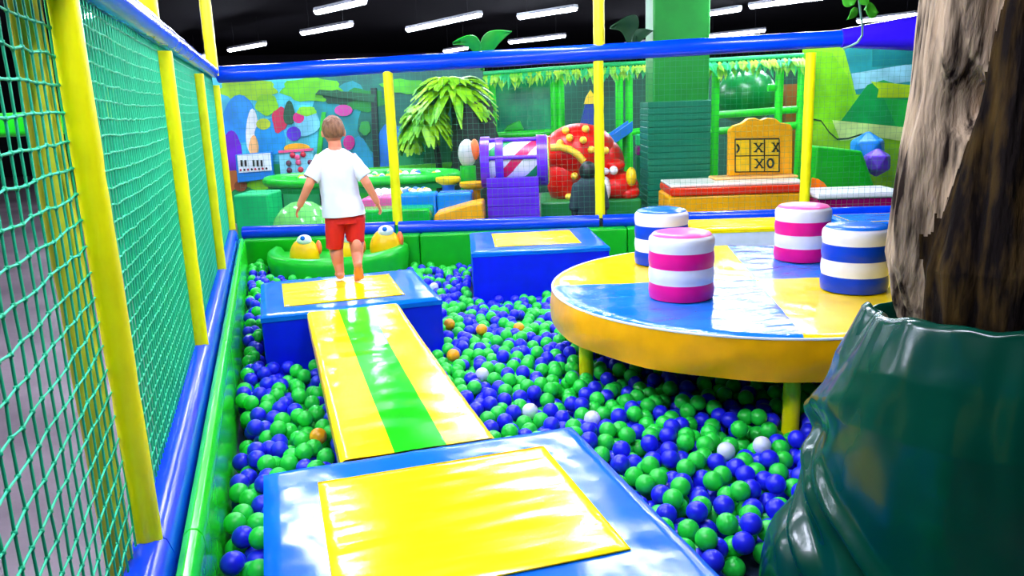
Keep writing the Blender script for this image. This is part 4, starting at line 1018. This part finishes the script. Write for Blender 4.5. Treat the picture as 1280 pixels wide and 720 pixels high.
# ------------------------------------------------------------------ ball pit
BR = .04
bpy.context.view_layer.update()
def cross2(o, a, b): return (a[0] - o[0]) * (b[1] - o[1]) - (a[1] - o[1]) * (b[0] - o[0])
def obstacle(x, y):
    """True where something solid stands in the pit"""
    g = BR + .004
    if x < -.288 + g: return True
    l = (FB.inverted() @ Vector((x, y, 0)))
    if l.y > -.26 - g: return True
    if -.11 - g < x < .98 + g and 1.5 - g < y < 2.61 + g: return True
    if -.125 - g < x < .965 + g and 4.83 - g < y < 5.86 + g: return True
    p = Matrix.Rotation(-rzb, 3, 'Z') @ Vector((x - c_back.x, y - c_back.y, 0))
    if -g < p.x < 1.14 + g and -g < p.y < 1.08 + g: return True
    if l.y > -.97 - g and l.x > L(858, 277, -.95)[0] - g: return True
    q = Mb.inverted() @ Vector((x, y, 0))
    if q.y < .02 and (q.x / (.7 + g)) ** 2 + (q.y / (.875 + g)) ** 2 < 1.02: return True
    if q.y >= 0 and abs(q.x) < .72 + g and q.y < .3: return True
    d = math.hypot(x - TX, y - TY)
    if d < .80:
        w = math.atan2(y - TY, x - TX); wl = math.radians(142); dd = (w - wl + PI) % (2 * PI) - PI
        if d < .585 + g + .15 * math.exp(-(dd / .46) ** 2): return True
    for k in range(5):
        w = math.radians(-114 + 72 * k)
        if math.hypot(x - TC.x - 1.03 * math.cos(w), y - TC.y - 1.03 * math.sin(w)) < .04 + g + .004: return True
    return False
def level(x, y):
    """height of the ball surface: a bit higher along the curb, lower toward the rear platform"""
    s = min(1, max(0, (x - .2) / 1.4)); t = min(1, max(0, (y - 4.5) / 1.8))
    return .215 - .03 * s - .07 * s * t + .02 * noise.noise((x * 1.3, y * 1.3, 4))
def in_view(x, y, m=200):
    px, py, z = proj((x, y, .2)); return z > .4 and -m < px < 1280 + m and py < 720 + m * 2.2
rnd = random.Random(11); cells = {}; balls = []; G = .08
def restz(x, y, floor_z):
    z = floor_z; ci, cj = int(math.floor(x / G)), int(math.floor(y / G))
    for i in (ci - 1, ci, ci + 1):
        for j in (cj - 1, cj, cj + 1):
            for b in cells.get((i, j), ()):
                d2 = (b[0] - x) ** 2 + (b[1] - y) ** 2
                if d2 < 4 * BR * BR:
                    h = b[2] + math.sqrt(4 * BR * BR - d2) + .0002
                    if h > z: z = h
    return z
tries = 0; fails = 0
while tries < 22000:
    tries += 1
    x, y = rnd.uniform(-.25, 5.2), rnd.uniform(.9, 8.8)
    if not in_view(x, y) or obstacle(x, y): continue
    fz_ = level(x, y) - .155; z = restz(x, y, fz_)
    st = .035
    for _ in range(14):
        nx, ny = x + rnd.uniform(-st, st), y + rnd.uniform(-st, st)
        if obstacle(nx, ny): continue
        nz_ = restz(nx, ny, level(nx, ny) - .155)
        if nz_ < z: x, y, z = nx, ny, nz_
        else: st *= .88
    if z + BR > level(x, y) + .035: continue
    balls.append((x, y, z)); cells.setdefault((int(math.floor(x / G)), int(math.floor(y / G))), []).append((x, y, z))
BA = np.array(balls); NB = len(BA)
# which balls show, and how large
E0 = np.array(EYE); dg = bpy.context.evaluated_depsgraph_get()
D = np.linalg.norm(BA - E0, axis=1); order = np.argsort(D)
up = np.array((0, 0, 1.0)); show = np.zeros(NB)
for i in order:
    p = BA[i]; px, py, z = proj(p)
    if not (-14 < px < 1294 and py < 734): continue
    f = (p - E0) / D[i]; r_ = np.cross(f, up); r_ /= np.linalg.norm(r_); u_ = np.cross(r_, f)
    near = BA[(np.linalg.norm(BA - p, axis=1) < .45)]; near = near[np.linalg.norm(near - p, axis=1) > 1e-6]
    vis = 0; tot = 0
    for a_, b_ in [(0, 0), (0, .6), (0, .9), (.6, .3), (-.6, .3), (.5, -.4), (-.5, -.4), (.85, 0), (-.85, 0), (0, -.6)]:
        tgt = p + (r_ * a_ + u_ * b_) * BR; d = tgt - E0; dn = np.linalg.norm(d); d = d / dn; tot += 1
        qx, qy, _ = proj(tgt)
        if not (0 <= qx < 1280 and 0 <= qy < 720): continue
        rel = near - E0; t = rel @ d; perp = np.linalg.norm(rel - np.outer(t, d), axis=1)
        mine = dn - math.sqrt(max(0, 1 - a_ * a_ - b_ * b_)) * BR
        front = t - np.sqrt(np.maximum(0, BR * BR - perp ** 2))
        if np.any((perp < BR) & (front < mine)): continue
        hit = SC.ray_cast(dg, EYE, Vector(d), distance=float(mine - .004))
        if hit[0] and 'net' not in hit[4].name: continue
        vis += 1
    show[i] = vis / tot / D[i] ** 2
ranked = [i for i in np.argsort(-show) if show[i] > 0]
GRN = mat('ball_green', (36, 212, 66), rough=.35, var=(28, 196, 54)); BLU = mat('ball_blue', (28, 36, 236), rough=.35, var=(22, 26, 216))
WHB = mat('ball_white', (222, 226, 250), rough=.35); ORB = mat('ball_orange', (250, 165, 10), rough=.35)
BM = [GRN, BLU, WHB, ORB]; BN = ['green', 'blue', 'white', 'orange']
colr = np.array([0 if rnd.random() < .54 else 1 for _ in range(NB)])
# the few white and orange balls, where the photo shows them
special = {}
for (px, py, k, lb) in [(602, 455, 2, 'white ball in the open pit alongside the middle of the bridge'), (674, 517, 2, 'white ball near the back corner of the nearest platform'),
                        (745, 514, 2, 'white ball just below the table rim, one along from the platform corner'), (890, 567, 2, 'white ball among blue ones in front of the table post'),
                        (938, 566, 2, 'white ball closest to the yellow table post and green sack'), (551, 360, 2, 'white ball beside the blue platform the boy walks on'),
                        (644, 408, 3, 'orange ball between the solitary rear platform and the round table rim'), (612, 410, 3, 'orange ball just below the front corner of the solitary rear platform'),
                        (570, 420, 3, 'orange ball beside the side face of the far platform'), (582, 447, 3, 'orange ball close to the bridge, nearest of the orange ones there'),
                        (403, 552, 3, 'orange ball under the edge of the bridge, near the corner of the nearest platform'), (645, 500, 2, None)]:
    best = None
    for i in ranked:
        qx, qy, z = proj(BA[i]); d = math.hypot(qx - px, qy - py) + 40 * (1 - show[i] * D[i] ** 2)
        if (best is None or d < best[0]) and i not in special: best = (d, i)
    if best and lb: special[best[1]] = lb; colr[best[1]] = k
chosen = list(special) + [i for i in ranked if i not in special][:300 - len(special)]
cs_ = set(int(i) for i in chosen)
bme = []
for m_, nm in zip(BM, BN):
    q = MB(); q.ell((0, 0, 0), (BR - .0002,) * 3, nu=28, nv=16)
    # moulded seam round the middle
    o = q.build('play_ball', m_, at=(0, 0, 0)); bme.append(o)
def region(x, y):
    if x < .14 and y < 4.9: return 'in the strip between the curb and the bridge', 'balls between curb and bridge'
    if y > 4.9: return 'beyond the bridge, round the far platforms', 'balls round the far platforms'
    if math.hypot(x - TC.x, y - TC.y) < TR + .02: return 'in the shade under the round table', 'balls under the round table'
    if x < 1.1 or y > 3.4: return 'in the open pit between the bridge and the round table', 'balls between bridge and table'
    return 'between the nearest platform and the green sack', 'balls between platform and sack'
used = set()
for i in chosen:
    i = int(i); k = int(colr[i])
    if k in used: o = bme[k].copy(); COL.objects.link(o)
    else: o = bme[k]; used.add(k)
    o.location = BA[i]
    if k > 1: o.rotation_euler = (0, 0, 0)
    if i in special: tag(o, special[i], 'ball', 'odd coloured balls in the pit')
    else:
        a_, g_ = region(BA[i][0], BA[i][1]); tag(o, '%s plastic ball %s' % (BN[k], a_), 'ball', '%s %s' % (BN[k], g_))
for k, o in enumerate(bme):
    if k not in used: bpy.data.objects.remove(o)
# all the smaller, farther and buried balls
bm = bmesh.new(); bmesh.ops.create_icosphere(bm, subdivisions=3, radius=BR); iv = np.array([v.co[:] for v in bm.verts]); bm.faces.ensure_lookup_table()
ifc = np.array([[v.index for v in f.verts] for f in bm.faces]); bm.free()
rest = np.array([i for i in range(NB) if i not in cs_]); nv_, nf_ = len(iv), len(ifc)
allv = (BA[rest][:, None, :] + iv[None]).reshape(-1, 3); allf = (ifc[None] + (np.arange(len(rest)) * nv_)[:, None, None]).reshape(-1, 3)
me = bpy.data.meshes.new('ball_mass'); me.vertices.add(len(allv)); me.vertices.foreach_set('co', allv.ravel().astype(np.float32))
me.loops.add(allf.size); me.loops.foreach_set('vertex_index', allf.ravel().astype(np.int32))
me.polygons.add(len(allf)); me.polygons.foreach_set('loop_start', np.arange(0, allf.size, 3, dtype=np.int32))
for m_ in BM: me.materials.append(m_)
me.polygons.foreach_set('material_index', np.repeat(colr[rest], nf_).astype(np.int32)); me.polygons.foreach_set('use_smooth', np.ones(len(allf), dtype=bool))
me.update(); me.validate()
mo = bpy.data.objects.new('play_balls', me); COL.objects.link(mo)
tag(mo, 'mass of green and blue plastic balls filling the rest of the pit', 'balls', kind='stuff')

# ------------------------------------------------------------------ render look
w = bpy.data.worlds.new('world'); SC.world = w; w.use_nodes = True
w.node_tree.nodes['Background'].inputs[0].default_value = (.02, .015, .04, 1); w.node_tree.nodes['Background'].inputs[1].default_value = .3
vs = SC.view_settings; vs.view_transform = 'Standard'; vs.look = 'None'; vs.gamma = 1; vs.use_curve_mapping = False; vs.exposure = 1.8
SC.cycles.use_denoising = True; SC.cycles.max_bounces = 6; SC.cycles.use_light_tree = True; SC.cycles.sample_clamp_indirect = 8
